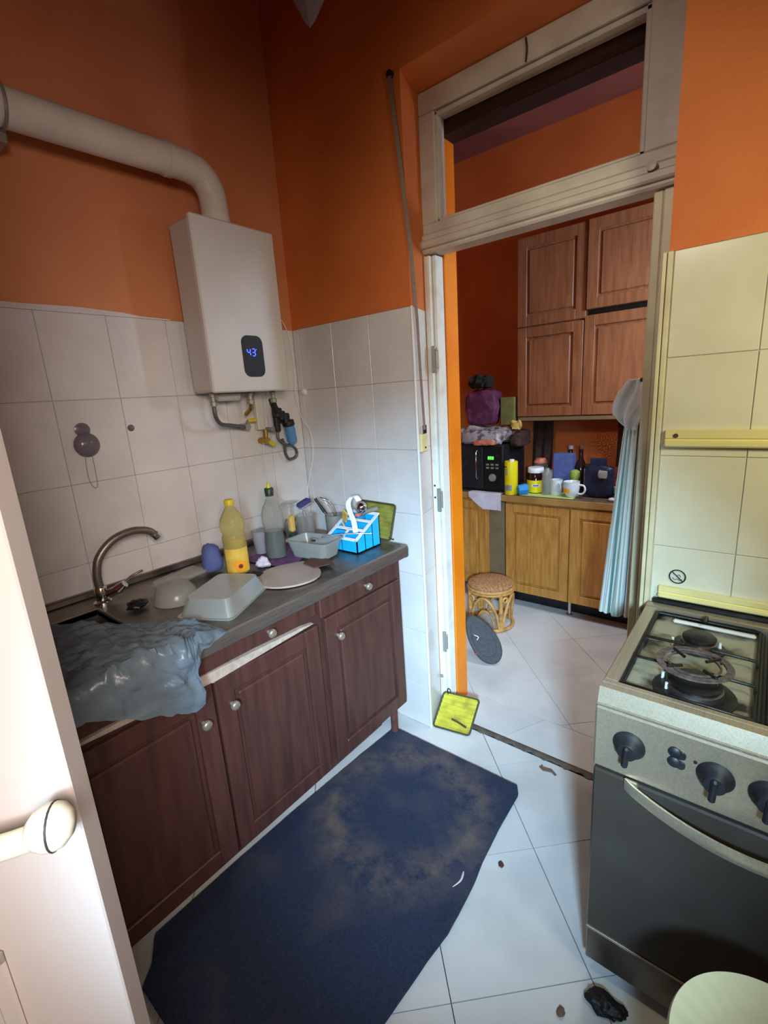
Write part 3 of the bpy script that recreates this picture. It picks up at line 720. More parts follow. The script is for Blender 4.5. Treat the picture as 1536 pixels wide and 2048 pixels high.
# blue cloth bag behind bottle
def lump(name, label, cat, c, r, sc, m, amp=.25, s=14, k=0, flat=True):
    mb = MB().sphere((0, 0, 0), 1, 28, 18)
    vs = []
    for p in mb.v:
        q = V((p.x * r * sc[0], p.y * r * sc[1], p.z * r * sc[2]))
        n = nz(V(c) + q, s, k); q *= 1 + amp * n
        if flat and q.z < -r * sc[2] * .6: q.z = -r * sc[2] * .6
        vs.append(V(c) + q)
    zmin = min(v.z for v in vs)
    mb.v = vs
    o = mb.build(name, m, None, 60)
    if label: tag(o, label, cat)
    return o
lump('blue_cloth', 'rumpled blue cloth standing behind the oil bottle', 'cloth', (.170, -.645, .912), .05, (.75, .6, 1.35), M['bluec'], .3)
lump('crumpled_paper', 'small crumpled grey paper beside the oil bottle', 'paper', (.30, -.515, .876), .024, (1.1, 1, .9), M['paper'], .5, 40)
lump('crumpled_foil', 'small crumpled dark foil in front of the oil bottle', 'foil', (.36, -.60, .870), .018, (1.2, 1.4, .7), M['gunk'], .5, 50)
lump('grey_rag', 'flat grey rag along the counter back left of the oil bottle', 'rag', (.16, -.75, .880), .06, (.8, 1.4, .32), M['tub'], .35, 18)
lump('dark_scourer', 'dark grey wire scourer lying on the sheet beside the tap', 'scourer', (.25, -.945, .874), .024, (1.2, 1.2, .55), M['blackm'], .4, 40)
# purple cloth under cup
def pc(u, v):
    x = .15 + .22 * u + .02 * math.sin(v * 7); y = -.52 + .24 * v + .03 * u * (1 - v)
    return (x, y, .864 + .003 * (1 + nz((x, y, 0), 30)))
tag(MB().grid(pc, 24, 20, .002).build('purple_cloth', M['purple']), 'purple cloth spread under the grey cup and green bottle', 'cloth')
t = lathe_thing('grey_cup', 'grey plastic cup on the purple cloth', 'cup', (.175, -.425, .870), [
    ('cup', [(.024, 0), (.026, .002), (.033, .085), (.036, .087), (.036, .09), (.032, .09), (.024, .006), (.001, .005)], M['cup'])])
MB().tube([(.175 + .026, -.405, .930), (.175 + .055, -.395, .92), (.175 + .05, -.40, .89), (.175 + .022, -.41, .885)], .004, 8, 5).build('handle', M['cup'], t, 60)
lump('cup_contents', 'crumpled wrap stuffed in the grey cup', 'wrapper', (.175, -.425, .950), .022, (1, 1, .8), M['tub'], .5, 50, 0, False)
t = lathe_thing('green_bottle', 'clear plastic bottle with dark green liquid and green cap', 'bottle', (.262, -.425, .868), [
    ('bottle', [(.032, 0), (.038, .004), (.038, .07), (.034, .10), (.040, .135), (.040, .165), (.032, .195), (.016, .222), (.013, .23), (.013, .24)], M['pet']),
    ('liquid', [(.030, .003), (.036, .006), (.036, .07), (.032, .098), (.033, .105)], M['green_l']),
    ('cap', [(.016, .236), (.017, .262), (.014, .266)], M['green_c']),
    ('spout_tip', [(.007, .264), (.005, .285), (.003, .287)], M['yellow_p'])])
# round pale board
mb = MB(); n = 40
poly = []
for k in range(n):
    a = 2 * math.pi * k / n; r_ = .108 * (1 + .02 * math.sin(3 * a) + (.22 * math.exp(-((a - 2.05) / .25) ** 2) if True else 0))
    poly.append((.46 + r_ * math.cos(a), -.535 + r_ * math.sin(a), .8635))
mb.prism(poly, (0, 0, .006)); tag(mb.build('round_board', M['board'], None), 'pale round chopping board lying near the counter front edge', 'board')
MB_ = MB().prism([(.43, -.44, .872), (.50, -.45, .872), (.52, -.40, .872), (.56, -.41, .872), (.50, -.37, .872), (.46, -.36, .872), (.41, -.39, .872)], (0, 0, .003))
tag(MB_.build('brown_scrap', M['rust']), 'dark brown torn scrap at the right rim of the round board', 'scrap')
# clear rectangular tub
def tub(name, label, c, a_, b_, h_, rot, m, flip=False, wall=.0025, taper=.82):
    mb = MB(); q = Matrix.Translation(c) @ Matrix.Rotation(math.radians(rot), 4, 'Z')
    def ring(sa, sb, z, r_=.02):
        pts = []
        for cx, cy, a0 in ((sa - r_, sb - r_, 0), (-sa + r_, sb - r_, 90), (-sa + r_, -sb + r_, 180), (sa - r_, -sb + r_, 270)):
            for k in range(6):
                a = math.radians(a0 + 90 * k / 5); pts.append(q @ V((cx + r_ * math.cos(a), cy + r_ * math.sin(a), z)))
        return pts
    ha, hb = a_ / 2, b_ / 2
    if not flip: L_ = [(taper, 0), (1, h_), (1.06, h_), (1.06, h_ - .004), (1.0, h_ - .003), ]
    prof = [(taper, 0.0), (1.0, h_ - .002), (1.07, h_ - .002), (1.07, h_ + .002), (.975, h_ + .002), (taper - .03, wall)]
    rings = [ring(ha * s_, hb * s_, (h_ - z) if flip else z) for s_, z in prof]
    if flip: pass
    n_ = len(rings[0]); vs = [p for r_ in rings for p in r_]; fs = []
    for i in range(len(rings) - 1):
        for k in range(n_): fs.append((i * n_ + k, i * n_ + (k + 1) % n_, (i + 1) * n_ + (k + 1) % n_, (i + 1) * n_ + k))
    fs.append(tuple(range(n_))[::-1]); fs.append(tuple((len(rings) - 1) * n_ + k for k in range(n_)))
    mb.add(vs, fs)
    return mb.build(name, m, None, 40)
tag(tub('clear_tub', '', (.385, -.338, .868), .185, .115, .062, 8, M['tub']), 'clear rectangular plastic tub left of the turquoise organiser', 'tub')
t = thing('spoon', 'long steel spoon lying across the clear tub towards the organiser', 'spoon', (.42, -.25, .935))
MB().tube([(.40, -.315, .932), (.46, -.26, .938), (.545, -.19, .934)], .0028, 8, 5).build('spoon_handle', M['chrome'], t, 60)
MB().sphere((.376, -.338, .926), .017, 16, 8, (1.3, 1, .3)).build('spoon_bowl', M['chrome'], t, 60)
tag(tub('upturned_tray', '', (.445, -.770, .8625), .235, .165, .05, -62, M['tub'], True), 'cloudy plastic tray turned upside down over the sink edge', 'tray')
lathe_thing('upturned_bowl', 'cloudy clear bowl turned upside down at the left end of the tray', 'bowl', (.295, -.845, .8615), [('bowl', [(.066, 0), (.066, .004), (.060, .03), (.044, .052), (.02, .060), (.001, .061)], M['tub'])])
# cutlery organiser (turquoise, white rims)
t = thing('cutlery_organiser', 'turquoise sloping cutlery organiser with white rims', 'organiser', (.435, -.175, .862))
x0, x1, y0, y1, zb = .36, .515, -.245, -.108, .8625
zl, zh = zb + .050, zb + .125
w3 = .004
def side_poly(x): return [(x, y0, zb), (x, y1, zb), (x, y1, zh), (x, y0, zl)]
mb = MB().prism(side_poly(x0), (w3, 0, 0)).prism(side_poly(x1 - w3), (w3, 0, 0)).box((x0, y0, zb), (x1, y0 + w3, zl)).box((x0, y1 - w3, zb), (x1, y1, zh)).box((x0, y0, zb), (x1, y1, zb + w3))
mb.box((x0 + .075, y0, zb), (x0 + .078, y0 + .045, zl + .01)).prism([(x0, y0 + .045, zb), (x1, y0 + .045, zb), (x1, y0 + .045, zl + .018), (x0, y0 + .045, zl + .018)], (0, w3, 0)).prism([(x0, y0 + .09, zb), (x1, y0 + .09, zb), (x1, y0 + .09, zl + .045), (x0, y0 + .09, zl + .045)], (0, w3, 0))
mb.build('tray_body', M['blue_o'], t)
sl = (zh - zl) / (y1 - y0)
def zr(y): return zl + (y - y0) * sl
mb = MB(); rw = .010; rt = .004
for (xa, xb) in ((x0 - .003, x0 + rw), (x1 - rw, x1 + .003)):
    mb.prism([(xa, y0 - .003, zr(y0)), (xa, y1 + .002, zr(y1)), (xa, y1 + .002, zr(y1) + rt), (xa, y0 - .003, zr(y0) + rt)], (xb - xa, 0, 0))
for ya in (y0 - .003, y0 + .043, y0 + .088, y1 - .008):
    mb.prism([(x0, ya, zr(ya)), (x0, ya + .009, zr(ya + .009)), (x0, ya + .009, zr(ya + .009) + rt), (x0, ya, zr(ya) + rt)], (x1 - x0, 0, 0))
xa = x0 + .072
mb.prism([(xa, y0, zr(y0)), (xa, y0 + .045, zr(y0 + .045)), (xa, y0 + .045, zr(y0 + .045) + rt), (xa, y0, zr(y0) + rt)], (.009, 0, 0))
mb.build('white_rim', M['white_p'], t)
# tools standing in it
t = thing('white_ladle', 'white looped ladle handle with a shiny steel ball in the organiser', 'ladle', (.44, -.16, .93))
mb = MB()
def band(u, v):
    P = [V((.485, -.215, .935)), V((.465, -.20, .975)), V((.435, -.185, 1.005)), V((.42, -.175, 1.035)), V((.43, -.165, 1.058)), V((.452, -.16, 1.060)), V((.462, -.158, 1.045))]
    k = v * (len(P) - 1); i = min(int(k), len(P) - 2); f = k - i
    p0 = P[max(i - 1, 0)]; p1 = P[i]; p2 = P[i + 1]; p3 = P[min(i + 2, len(P) - 1)]
    c = .5 * ((2 * p1) + (p2 - p0) * f + (2 * p0 - 5 * p1 + 4 * p2 - p3) * f * f + (3 * p1 - p0 - 3 * p2 + p3) * f ** 3)
    return c + V((.74, .60, .2)).normalized() * ((u - .5) * .020)
mb.grid(band, 4, 30, .004).build('handle', M['white_p'], t, 50)
MB().sphere((.463, -.150, 1.018), .024, 20, 12).build('steel_bowl', M['chrome'], t, 60)
MB().tube([(.468, -.150, 1.01), (.468, -.14, .96), (.468, -.135, .90)], .004, 8, 3).build('stem', M['chrome'], t, 60)
t = thing('wooden_spatula', 'pale wooden spatula leaning behind the white ladle', 'spatula', (.40, -.17, .93))
mtx = Matrix.Translation((.405, -.185, .985)) @ Matrix.Rotation(math.radians(35), 4, 'Y') @ Matrix.Rotation(math.radians(20), 4, 'X')
MB().box((-.016, -.004, -.03), (.016, .004, .03), .004, mtx).tube([(.405 - .018, -.185, .96), (.43, -.175, .875)], .004, 8).build('blade', M['sponge'], t)
t = thing('grey_peeler', 'grey handled peeler lying across the organiser back', 'peeler', (.46, -.12, .99))
MB().tube([(.44, -.135, .985), (.48, -.12, 1.0), (.51, -.105, 1.01)], .009, 10, 4).build('handle', M['tin'], t, 60)
MB().box((.425, -.15, .975), (.446, -.13, .990), .003).build('blade', M['red_print'], t)

# ribbed yellow mats: one on the counter against the wall, one at the jamb
def ribbed(name, label, o_, ux, uz, w_, h_, m, cat='trivet mat'):
    ux = V(ux).normalized(); uz = V(uz).normalized(); nn = ux.cross(uz).normalized(); o_ = V(o_)
    t_ = thing(name, label, cat, tuple(o_ + nn * -.003))
    def fn(u, v):
        edge = min(u, 1 - u, v, 1 - v); rib = .0022 * math.sin(v * math.pi * 16) if edge > .04 else 0.002
        cr = .012
        return o_ + ux * (w_ * u) + uz * (h_ * v) + nn * (rib)
    MB().grid(fn, 24, 64, .005).build('ribbed_pad', m, t_, 40)
    b = []
    r_ = .012
    for (cx, cz, a0) in ((w_ - r_, h_ - r_, 0), (r_, h_ - r_, 90), (r_, r_, 180), (w_ - r_, r_, 270)):
        for k in range(5):
            a = math.radians(a0 + 90 * k / 4); b.append(o_ + ux * (cx + r_ * math.cos(a)) + uz * (cz + r_ * math.sin(a)))
    MB().tube(b, .0045, 8, 0, True).build('bound_edge', M['mat_edge'], t_, 60)
    return t_
t = ribbed('ribbed_mat', 'yellow ribbed mat standing on the counter against the tiled wall', (.335, -.052, .868), (1, 0, -.03), (.04, .30, 1), .185, .145, M['mat_y2'])
MB().tube([(.515, -.052, .875), (.533, -.052, .868), (.540, -.054, .872)], .002, 6, 4).build('hanging_loop', M['black'], t)
t = ribbed('ribbed_mat', 'yellow ribbed mat leaning on the foot of the white door jamb', (.645, .012, .004), (.98, .19, .0), (-.08, .78, .62), .165, .155, M['mat_y'])
MB().tube([(.655, .128, .098), (.650, .133, .112), (.655, .135, .122), (.664, .134, .118), (.667, .130, .104)], .0022, 6, 4).build('hanging_loop', M['black'], t)
MB().tube([(.72, .048, .046), (.755, .05, .040), (.79, .048, .033)], .004, 6, 4).build('rust_smear', M['rust'], t)

# jar with brush etc. at the back of the counter
t = lathe_thing('utensil_jar', 'tall clear jar holding brushes in the counter corner', 'jar', (.215, -.225, .861), [('jar', [(.032, 0), (.036, .004), (.036, .11), (.038, .112), (.038, .118), (.034, .118), (.032, .006), (.001, .005)], M['pet'])])
t = thing('dish_brush', 'dish brush with navy bristles standing in the clear jar', 'brush', (.215, -.225, .87))
MB().tube([(.22, -.22, .872), (.222, -.228, .95), (.222, -.235, 1.00)], .006, 8, 3).build('brush_handle', M['cup'], t, 60)
mtx = Matrix.Translation((.225, -.232, 1.020)) @ Matrix.Rotation(math.radians(14), 4, 'X')
MB().box((-.014, -.026, -.006), (.014, .03, .004), .004, mtx).build('brush_head', M['cup'], t)
MB().box((-.016, -.03, .003), (.016, .034, .022), .006, mtx).build('bristles', M['bristle'], t)
t = thing('yellow_sponge', 'yellow sponge wedged beside the clear jar', 'sponge', (.185, -.268, .93))
MB().box((.172, -.288, .915), (.200, -.262, .985), .008).build('foam', M['sponge'], t)
MB().box((.170, -.2895, .862), (.202, -.2605, .914), .006).build('dark_base', M['green_l'], t)
t = lathe_thing('wine_glass', 'upturned clear stemmed glass in the corner behind the jar', 'glass', (.105, -.205, .861), [('bowl', [(.030, 0), (.038, .05), (.030, .082), (.006, .094), (.004, .10), (.004, .150), (.03, .157), (.034, .159), (.001, .160)], M['pet'])])
t = lathe_thing('grey_mug', 'dull grey mug behind the turquoise organiser', 'mug', (.275, -.115, .861), [('cup', [(.033, 0), (.036, .003), (.040, .095), (.040, .10), (.036, .10), (.033, .006), (.001, .005)], M['tin'])])
for lab_, p0, p1, m in (('black handled knife standing in the grey mug, tilted left', (.28, -.12, .90), (.215, -.16, 1.035), M['black']), ('second dark handled knife lying across the grey mug rim', (.262, -.10, .90), (.20, -.125, 1.0), M['black'])):
    k_ = thing('kitchen_knife', lab_, 'knife', p0)
    MB().tube([V(p0).lerp(V(p1), .55), p1], .0065, 8).build('knife_handle', m, k_, 60)
    MB().tube([p0, V(p0).lerp(V(p1), .56)], .003, 6).build('knife_blade', M['chrome'], k_, 60)
t = thing('wire_whisk', 'thin steel whisk leaning over the grey mug', 'whisk', (.30, -.10, .9))
for s_ in (-1, 0, 1): MB().tube([(.29, -.11, .90), (.285 + .012 * s_, -.13 , .99), (.27 + .02 * s_, -.15, 1.03), (.25, -.165, 1.045)], .0013, 6, 5).build('wire', M['chrome'], t, 60)

# ------------------------------------------------------------------ blue mat on floor
out = [(.519, -.103), (1.09, -.099), (1.105, -.135), (1.109, -.294), (1.119, -.437), (1.13, -.506), (1.14, -.62), (1.142, -.68), (1.130, -.76), (1.122, -.87), (1.113, -1.0), (1.105, -1.25), (.72, -1.245), (.60, -1.20), (.484, -1.162), (.455, -.9), (.43, -.675), (.47, -.4)]
def side_x(y, pts):
    for i in range(len(pts) - 1):
        (xa, ya), (xb, yb) = pts[i], pts[i + 1]
        if (ya >= y >= yb): 
            t_ = 0 if ya == yb else (ya - y) / (ya - yb); return xa + (xb - xa) * t_
    return pts[-1][0]
Rr = [(1.085, -.099), (1.105, -.135), (1.109, -.294), (1.119, -.437), (1.13, -.506), (1.14, -.62), (1.142, -.68), (1.130, -.76), (1.122, -.87), (1.113, -1.0), (1.105, -1.26)]
Ll = [(.519, -.099), (.505, -.3), (.495, -.5), (.487, -.675), (.482, -.9), (.482, -1.16), (.55, -1.20), (.60, -1.26)]
def rugf(u, v):
    y = -.1 - 1.14 * v; y = max(y, -1.24)
    xa, xb = side_x(y, Ll), side_x(y, Rr); x = xa + (xb - xa) * u
    e = max(0, (u - .93) / .07); z = .0085 + .010 * e * math.exp(-((y + .65) / .09) ** 2) + .0012 * nz((x, y, 0), 25)
    return (x, y, z)
tag(MB().grid(rugf, 60, 110, .007).build('floor_mat', M['rug'], None, 60), 'dark blue rectangular carpet mat with dried dirt along the sink cabinet', 'floor mat')
t = MB().tube([(1.085, -.56, .012), (1.095, -.53, .014), (1.088, -.50, .012)], .004, 6, 4)
tag(t.build('white_scrap', M['paper']), 'small white scrap on the right edge of the blue mat', 'scrap')

# debris
tag(MB().prism([(1.112, .045, .0), (1.13, .035, .0), (1.16, .045, 0), (1.175, .035, 0), (1.18, .042, 0), (1.155, .058, 0), (1.125, .052, 0), (1.118, .062, 0)], (0, 0, .004)).build('rusty_scrap', M['rustbit']), 'small rusty bent scrap beside the threshold strip', 'scrap')
lump('dark_crumb', 'small dark crumb on the floor tile right of the blue mat', 'crumb', (1.165, -.405, .004), .008, (1.2, 1, .6), M['rust'], .4, 90)
lump('dark_crumb', 'brown crumb on the floor tile in front of the stove', 'crumb', (1.435, -.655, .004), .009, (1, 1.2, .5), M['rustbit'], .4, 90)
lump('dark_crumb', 'black crumb at the tile joint below the blue mat', 'crumb', (1.275, -.852, .004), .009, (1.4, 1, .5), M['gunk'], .4, 90)
lump('grease_clump', 'black greasy clump on the floor under the stove front', 'clump', (1.515, -.588, .012), .03, (1.45, .8, .5), M['gunk'], .5, 40)

# ------------------------------------------------------------------ stove
t = thing('gas_stove', 'stainless four burner gas stove with dark oven door and greasy hob', 'stove', (1.72, -.28, 0))
sx0, sx1, sy0, sy1 = 1.452, 1.995, -.530, -.025
MB().box((sx0 + .004, sy0 + .02, .05), (sx1 - .004, sy1, .765), .004).build('body', M['side'] if False else M['steel_d'], t)
# top frame of the hob
mb = MB()
mb.box((sx0, sy0 + .0455, .772), (sx0 + .028, sy1 - .0305, .802), .002).box((sx1 - .028, sy0 + .0455, .772), (sx1, sy1 - .0305, .802), .002)
mb.box((sx0, sy1 - .03, .772), (sx1, sy1, .804), .002).box((sx0, sy0 + .031, .772), (sx1, sy0 + .045, .802), .001)
mb.build('hob_frame', M['steel'], t)
# sloping front lip
mb = MB().prism([(sx0, sy0, .768), (sx0, sy0 + .012, .801), (sx0, sy0 + .03, .801), (sx0, sy0 + .03, .768)][::-1], (sx1 - sx0, 0, 0)).box((sx0 - .001, sy0 - .003, .764), (sx1 + .001, sy0 + .02, .769), .001)
mb.build('front_lip', M['steel'], t)
MB().box((sx0 + .026, sy0 + .042, .776), (sx1 - .026, sy1 - .028, .786)).build('hob_pan', M['hob'], t)
mb = MB()
for (a, b) in (((sx0 + .030, sy0 + .047), (sx0 + .268, sy1 - .034)), ((sx0 + .283, sy0 + .047), (sx1 - .032, sy1 - .034))):
    mb.tube([(a[0] + .015, a[1], .791), (b[0] - .015, a[1], .791), (b[0], a[1] + .015, .791), (b[0], b[1] - .015, .791), (b[0] - .015, b[1], .791), (a[0] + .015, b[1], .791), (a[0], b[1] - .015, .791), (a[0], a[1] + .015, .791)], .0052, 8, 0, True)
mb.box((sx0 + .262, sy0 + .047, .784), (sx0 + .289, sy1 - .034, .792), .003)
mb.build('recess_edge', M['blackm'], t, 60)
MB().box((sx0 + .075, -.105, .788), (sx0 + .255, -.090, .797), .004).build('hob_bar', M['white'], t)
def burner(x, y, r, parent):
    b_ = MB().lathe([(r * 1.45, 0), (r * 1.45, .003), (r * 1.15, .006), (r * 1.05, .006)], (x, y, .786), 32).build('burner', M['blackm'], parent, 40)
    MB().lathe([(r, .004), (r, .018), (r * .85, .021)], (x, y, .786), 28).build('burner_ring', M['steel_d'], b_, 40)
    MB().lathe([(r * .92, .020), (r * .95, .027), (r * .8, .032), (.001, .033)], (x, y, .786), 28).build('burner_cap', M['blackm'], b_, 40)
    return b_
burner(1.598, -.205, .038, t); burner(1.612, -.418, .052, t); burner(1.86, -.20, .038, t); burner(1.86, -.40, .03, t)
for (x, y, s_) in ((1.545, -.225, 1), (1.565, -.44, 1), (1.64, -.20, 1), (1.552, -.40, 1)):
    MB().cyl((x, y, .786), (x, y, .806), .004, .003, 8).build('igniter', M['white'], t, 40)
# pan supports, each an enamelled wire grid
for (gx0, gx1) in ((sx0 + .036, sx0 + .262), (sx0 + .289, sx1 - .038)):
    mb = MB(); r_ = .0038; z = .813
    for yy in (-.155, -.265, -.375):
        if yy == -.155: continue
        mb.tube([(gx0, yy, z - .022), (gx0 + .004, yy, z), (gx0 + .085, yy + .004, z)], r_, 8).tube([(gx1 - .085, yy + .004, z), (gx1 - .004, yy, z), (gx1, yy, z - .022)], r_, 8)
    mb.tube([(gx0, sy0 + .058, z - .018), (gx1, sy0 + .058, z - .018), (gx1, sy1 - .048, z - .018), (gx0, sy1 - .048, z - .018)], r_ * 1.2, 8, 0, True)
    mb.tube([((gx0 + gx1) / 2, sy1 - .048, z - .018), ((gx0 + gx1) / 2, sy1 - .055, z), ((gx0 + gx1) / 2, sy1 - .09, z)], r_, 8)
    mb.build('pan_support', M['blackm'], t, 60)
# backrail where the missing lid was hinged
MB().box((sx0 + .012, sy1 + .002, .74), (sx1 - .02, sy1 + .018, .815), .003).build('back_rail', M['blackm'], t)
# trivet ring on the front burner
tr = thing('trivet_ring', 'burnt round trivet ring resting on the large front burner', 'trivet', (1.61, -.385, .82))
ring = lambda r_, z_, cx=1.605, cy=-.378: [(cx + r_ * math.cos(a / 24 * 6.2832), cy + r_ * math.sin(a / 24 * 6.2832), z_) for a in range(24)]
MB().lathe([(.058, .0), (.072, .002), (.072, .005), (.058, .005)], (1.605, -.378, .828), 36, None, False).lathe([(.046, .001), (.050, .001), (.050, .005), (.046, .005)], (1.605, -.378, .828), 36, None, False).lathe([(.058, .005), (.058, .0)], (1.605, -.378, .828), 36, None, False).build('flat_ring', M['burnt'], tr, 30)
for k in range(4):
    a = math.radians(45 + 90 * k); c, s_ = math.cos(a), math.sin(a)
    MB().tube([(1.605 + .028 * c, -.378 + .028 * s_, .832), (1.605 + .06 * c, -.378 + .06 * s_, .834), (1.605 + .066 * c, -.378 + .066 * s_, .822)], .0035, 8).build('support_arm', M['blackm'], tr, 40)
# control panel
cp = MB().box((sx0 - .003, sy0 - .004, .612), (sx1 + .002, sy0 + .022, .761), .004).build('control_panel', M['steel'], t)
def stove_knob(x, z, lab=None):
    k_ = MB().lathe([(.030, 0), (.031, .004), (.027, .010), (.022, .014), (.019, .028), (.017, .030), (.001, .031)], (x, sy0 - .004, z), 26, (0, -1, 0)).build('control_knob', M['black'], t, 40)
    mtx = Matrix.Translation((x, sy0 - .034, z - .006)) @ Matrix.Rotation(math.radians(4), 4, 'Y')
    MB().box((-.006, -.008, -.028), (.006, .008, .022), .004, mtx).build('grip', M['black'], k_)
for x in (1.519, 1.668, 1.748, 1.835, 1.92): stove_knob(x, .694)
for z, s_ in ((.716, 1), (.694, -1)):
    MB().lathe([(.0115, 0), (.0115, .004), (.008, .007), (.001, .0075)], (1.600, sy0 - .004, z), 16, (0, -1, 0)).lathe([(.0085, 0), (.0085, .005)], (1.611, sy0 - .004, z - .002), 14, (0, -1, 0)).build('push_button', M['black'], t, 40)
MB().lathe([(.0035, 0), (.003, .002)], (1.6345, sy0 - .004, .709), 10, (0, -1, 0)).build('pilot_light', M['black'], t)
# oven door
od = MB().box((sx0 - .001, sy0 - .006, .152), (sx1, sy0 + .02, .606), .004).build('oven_door', M['oven'], t)
mb = MB()
def hd(u, v):
    x = 1.515 + .42 * u; bow = math.sin(math.pi * u); z = .600 - .022 * bow; y = sy0 - .010 - .045 * bow ** .7
    return (x, y - .002 * math.sin(math.pi * v), z - .013 + .026 * v)
mb.grid(lambda u, v: hd(v, u)[:], 4, 40, -.006).build('door_handle', M['steel'], od, 50)
MB().box((1.515, sy0 - .012, .59), (1.54, sy0 - .004, .612), .002).box((1.91, sy0 - .012, .59), (1.935, sy0 - .004, .612), .002).build('handle_mount', M['steel'], od)
MB().box((sx0, sy0 - .007, .145), (sx1, sy0 + .01, .151), .001).build('trim_strip', M['steel'], t)
MB().box((sx0, sy0 - .004, .045), (sx1, sy0 + .018, .144), .003).build('drawer', M['steel_d'], t)
for (x, y) in ((sx0 + .04, sy0 + .05), (sx1 - .04, sy0 + .05), (sx0 + .04, sy1 - .05), (sx1 - .04, sy1 - .05)):
    MB().lathe([(.018, .001), (.02, .004), (.014, .01), (.012, .055)], (x, y, 0), 12).build('leg', M['black'], t, 40)

# rails on the right hand tiles
def rail(label, x0_, x1_, z0, z1, y=-.0008):
    t_ = thing('wall_rail', label, 'rail', (x0_, 0, z0))
    zm = z0 + (z1 - z0) * .40
    MB().box((x0_, -.014, zm + .004), (x1_, y, z1), .002).box((x0_, -.020, z0), (x1_, y, zm), .004).box((x0_, -.010, zm - .002), (x1_, y, zm + .006)).build('profile', M['rail'], t_)
    return t_
r1 = rail('champagne coloured metal rail screwed across the tiles above the stove', 1.462, 2.05, 1.252, 1.297)
MB().cyl((1.488, -.013, 1.282), (1.488, -.0165, 1.282), .006, seg=14).build('screw', M['rust'], r1, 40)
r2 = rail('champagne coloured metal rail on the tiles right behind the hob', 1.474, 2.05, .818, .852)

# round no fire symbol sticker: ring, slash and squiggle of black print
t = thing('round_symbol_sticker', 'round black no flame symbol stuck on the tile above the hob', 'sticker', (1.518, -.001, .884))
rg = [(1.518 + .0195 * math.cos(a / 32 * 6.2832), -.0022, .884 + .0195 * math.sin(a / 32 * 6.2832)) for a in range(32)]
MB().tube(rg, .0017, 6, 0, True).build('ring', M['symbol'], t)
MB().tube([(1.503, -.0022, .898), (1.533, -.0022, .870)], .0015, 6).build('slash', M['symbol'], t)
MB().tube([(1.506, -.002, .880), (1.512, -.002, .874), (1.519, -.002, .877), (1.525, -.002, .873), (1.530, -.002, .878)], .0008, 6, 4).tube([(1.515, -.002, .886), (1.522, -.002, .890), (1.526, -.002, .884)], .0008, 6, 4).build('flame_mark', M['symbol'], t)

# pleated basin bottom right
t = thing('pleated_bin', 'cream pleated round bin with lid in front of the stove', 'bin', (1.775, -.80, 0))
cx, cy, rz = 1.79, -.815, .45
def pleat(r, z, amp):
    return [(cx + (r + amp * abs(math.sin(k / 120 * 6.2832 * 14))) * math.cos(k / 120 * 6.2832), cy + (r + amp * abs(math.sin(k / 120 * 6.2832 * 14))) * math.sin(k / 120 * 6.2832), z) for k in range(120)]
def loft(rings, cap0=True, cap1=True):
    n_ = len(rings[0]); vs = [p for r_ in rings for p in r_]; fs = []
    for i in range(len(rings) - 1):
        for k in range(n_): fs.append((i * n_ + k, i * n_ + (k + 1) % n_, (i + 1) * n_ + (k + 1) % n_, (i + 1) * n_ + k))
    if cap0: fs.append(tuple(range(n_))[::-1])
    if cap1: fs.append(tuple((len(rings) - 1) * n_ + k for k in range(n_)))
    return MB().add(vs, fs)
loft([pleat(.100, .002, .004), pleat(.118, .2, .005), pleat(.128, rz - .02, .005)]).build('bin_body', M['basin'], t, 50)
loft([pleat(.137, rz - .02, .0), pleat(.141, rz - .008, .0), pleat(.138, rz, .0), pleat(.130, rz - .001, .004), pleat(.095, rz - .010, .006), pleat(.088, rz - .012, .0)]).build('lid', M['basin'], t, 40)

# ------------------------------------------------------------------ open white door at the left of the camera
t = bpy.data.objects.new('door_2', None); COL.objects.link(t); t.location = (1.1, -1.37, 0); t['kind'] = 'structure'
E2 = V((1.132, -1.381, 0)); nv = V((-.81, .59, 0)).normalized(); dv = V((-.59, -.81, 0)).normalized()
mtx = Matrix(((dv.x, nv.x, 0, E2.x), (dv.y, nv.y, 0, E2.y), (0, 0, 1, 0), (0, 0, 0, 1)))
lf = MB().box((0, 0, .012), (.70, .042, 2.02), .002, mtx).build('door_leaf', M['door'], t)
mb = MB()
for (a0, a1, z0, z1) in ((.105, .60, .16, .86), (.105, .60, 1.12, 1.90)):
    b_ = .02
    mb.box((a0, -.006, z0), (a0 + b_, .0, z1), .003, mtx).box((a1 - b_, -.006, z0), (a1, .0, z1), .003, mtx).box((a0, -.006, z0), (a1, .0, z0 + b_), .003, mtx).box((a0, -.006, z1 - b_), (a1, .0, z1), .003, mtx)
mb.build('panel_moulding', M['door'], t)
# lever handle with ball end
hb = V((1.170, -1.413, 1.042))
rose = hb + dv * .115 - V((0, 0, .0))
hh = MB().tube([hb + V((0, 0, -.004)), hb + dv * .05 + V((0, 0, -.010)), hb + dv * .10 + V((0, 0, -.004)), hb + dv * .115 + nv * .045], .0125, 14, 6).build('door_handle', M['handle'], t, 60)
MB().lathe([(.001, -.021), (.010, -.020), (.0185, -.013), (.0225, -.003), (.0225, .004), (.020, .012), (.012, .019), (.001, .021)], hb, 26, -dv).build('handle_ball', M['handle'], hh, 60)
q = [hb + (-dv) * .004 + (-nv) * 0 for _ in (0,)]
gp = []
for k in range(24):
    a = k / 24 * 6.2832; gp.append(hb - dv * .004 + (-nv) * (.0222 * math.cos(a)) + V((0, 0, .0222 * math.sin(a))))
MB().tube(gp, .0012, 6, 0, True).build('groove', M['dark_slot'], hh)

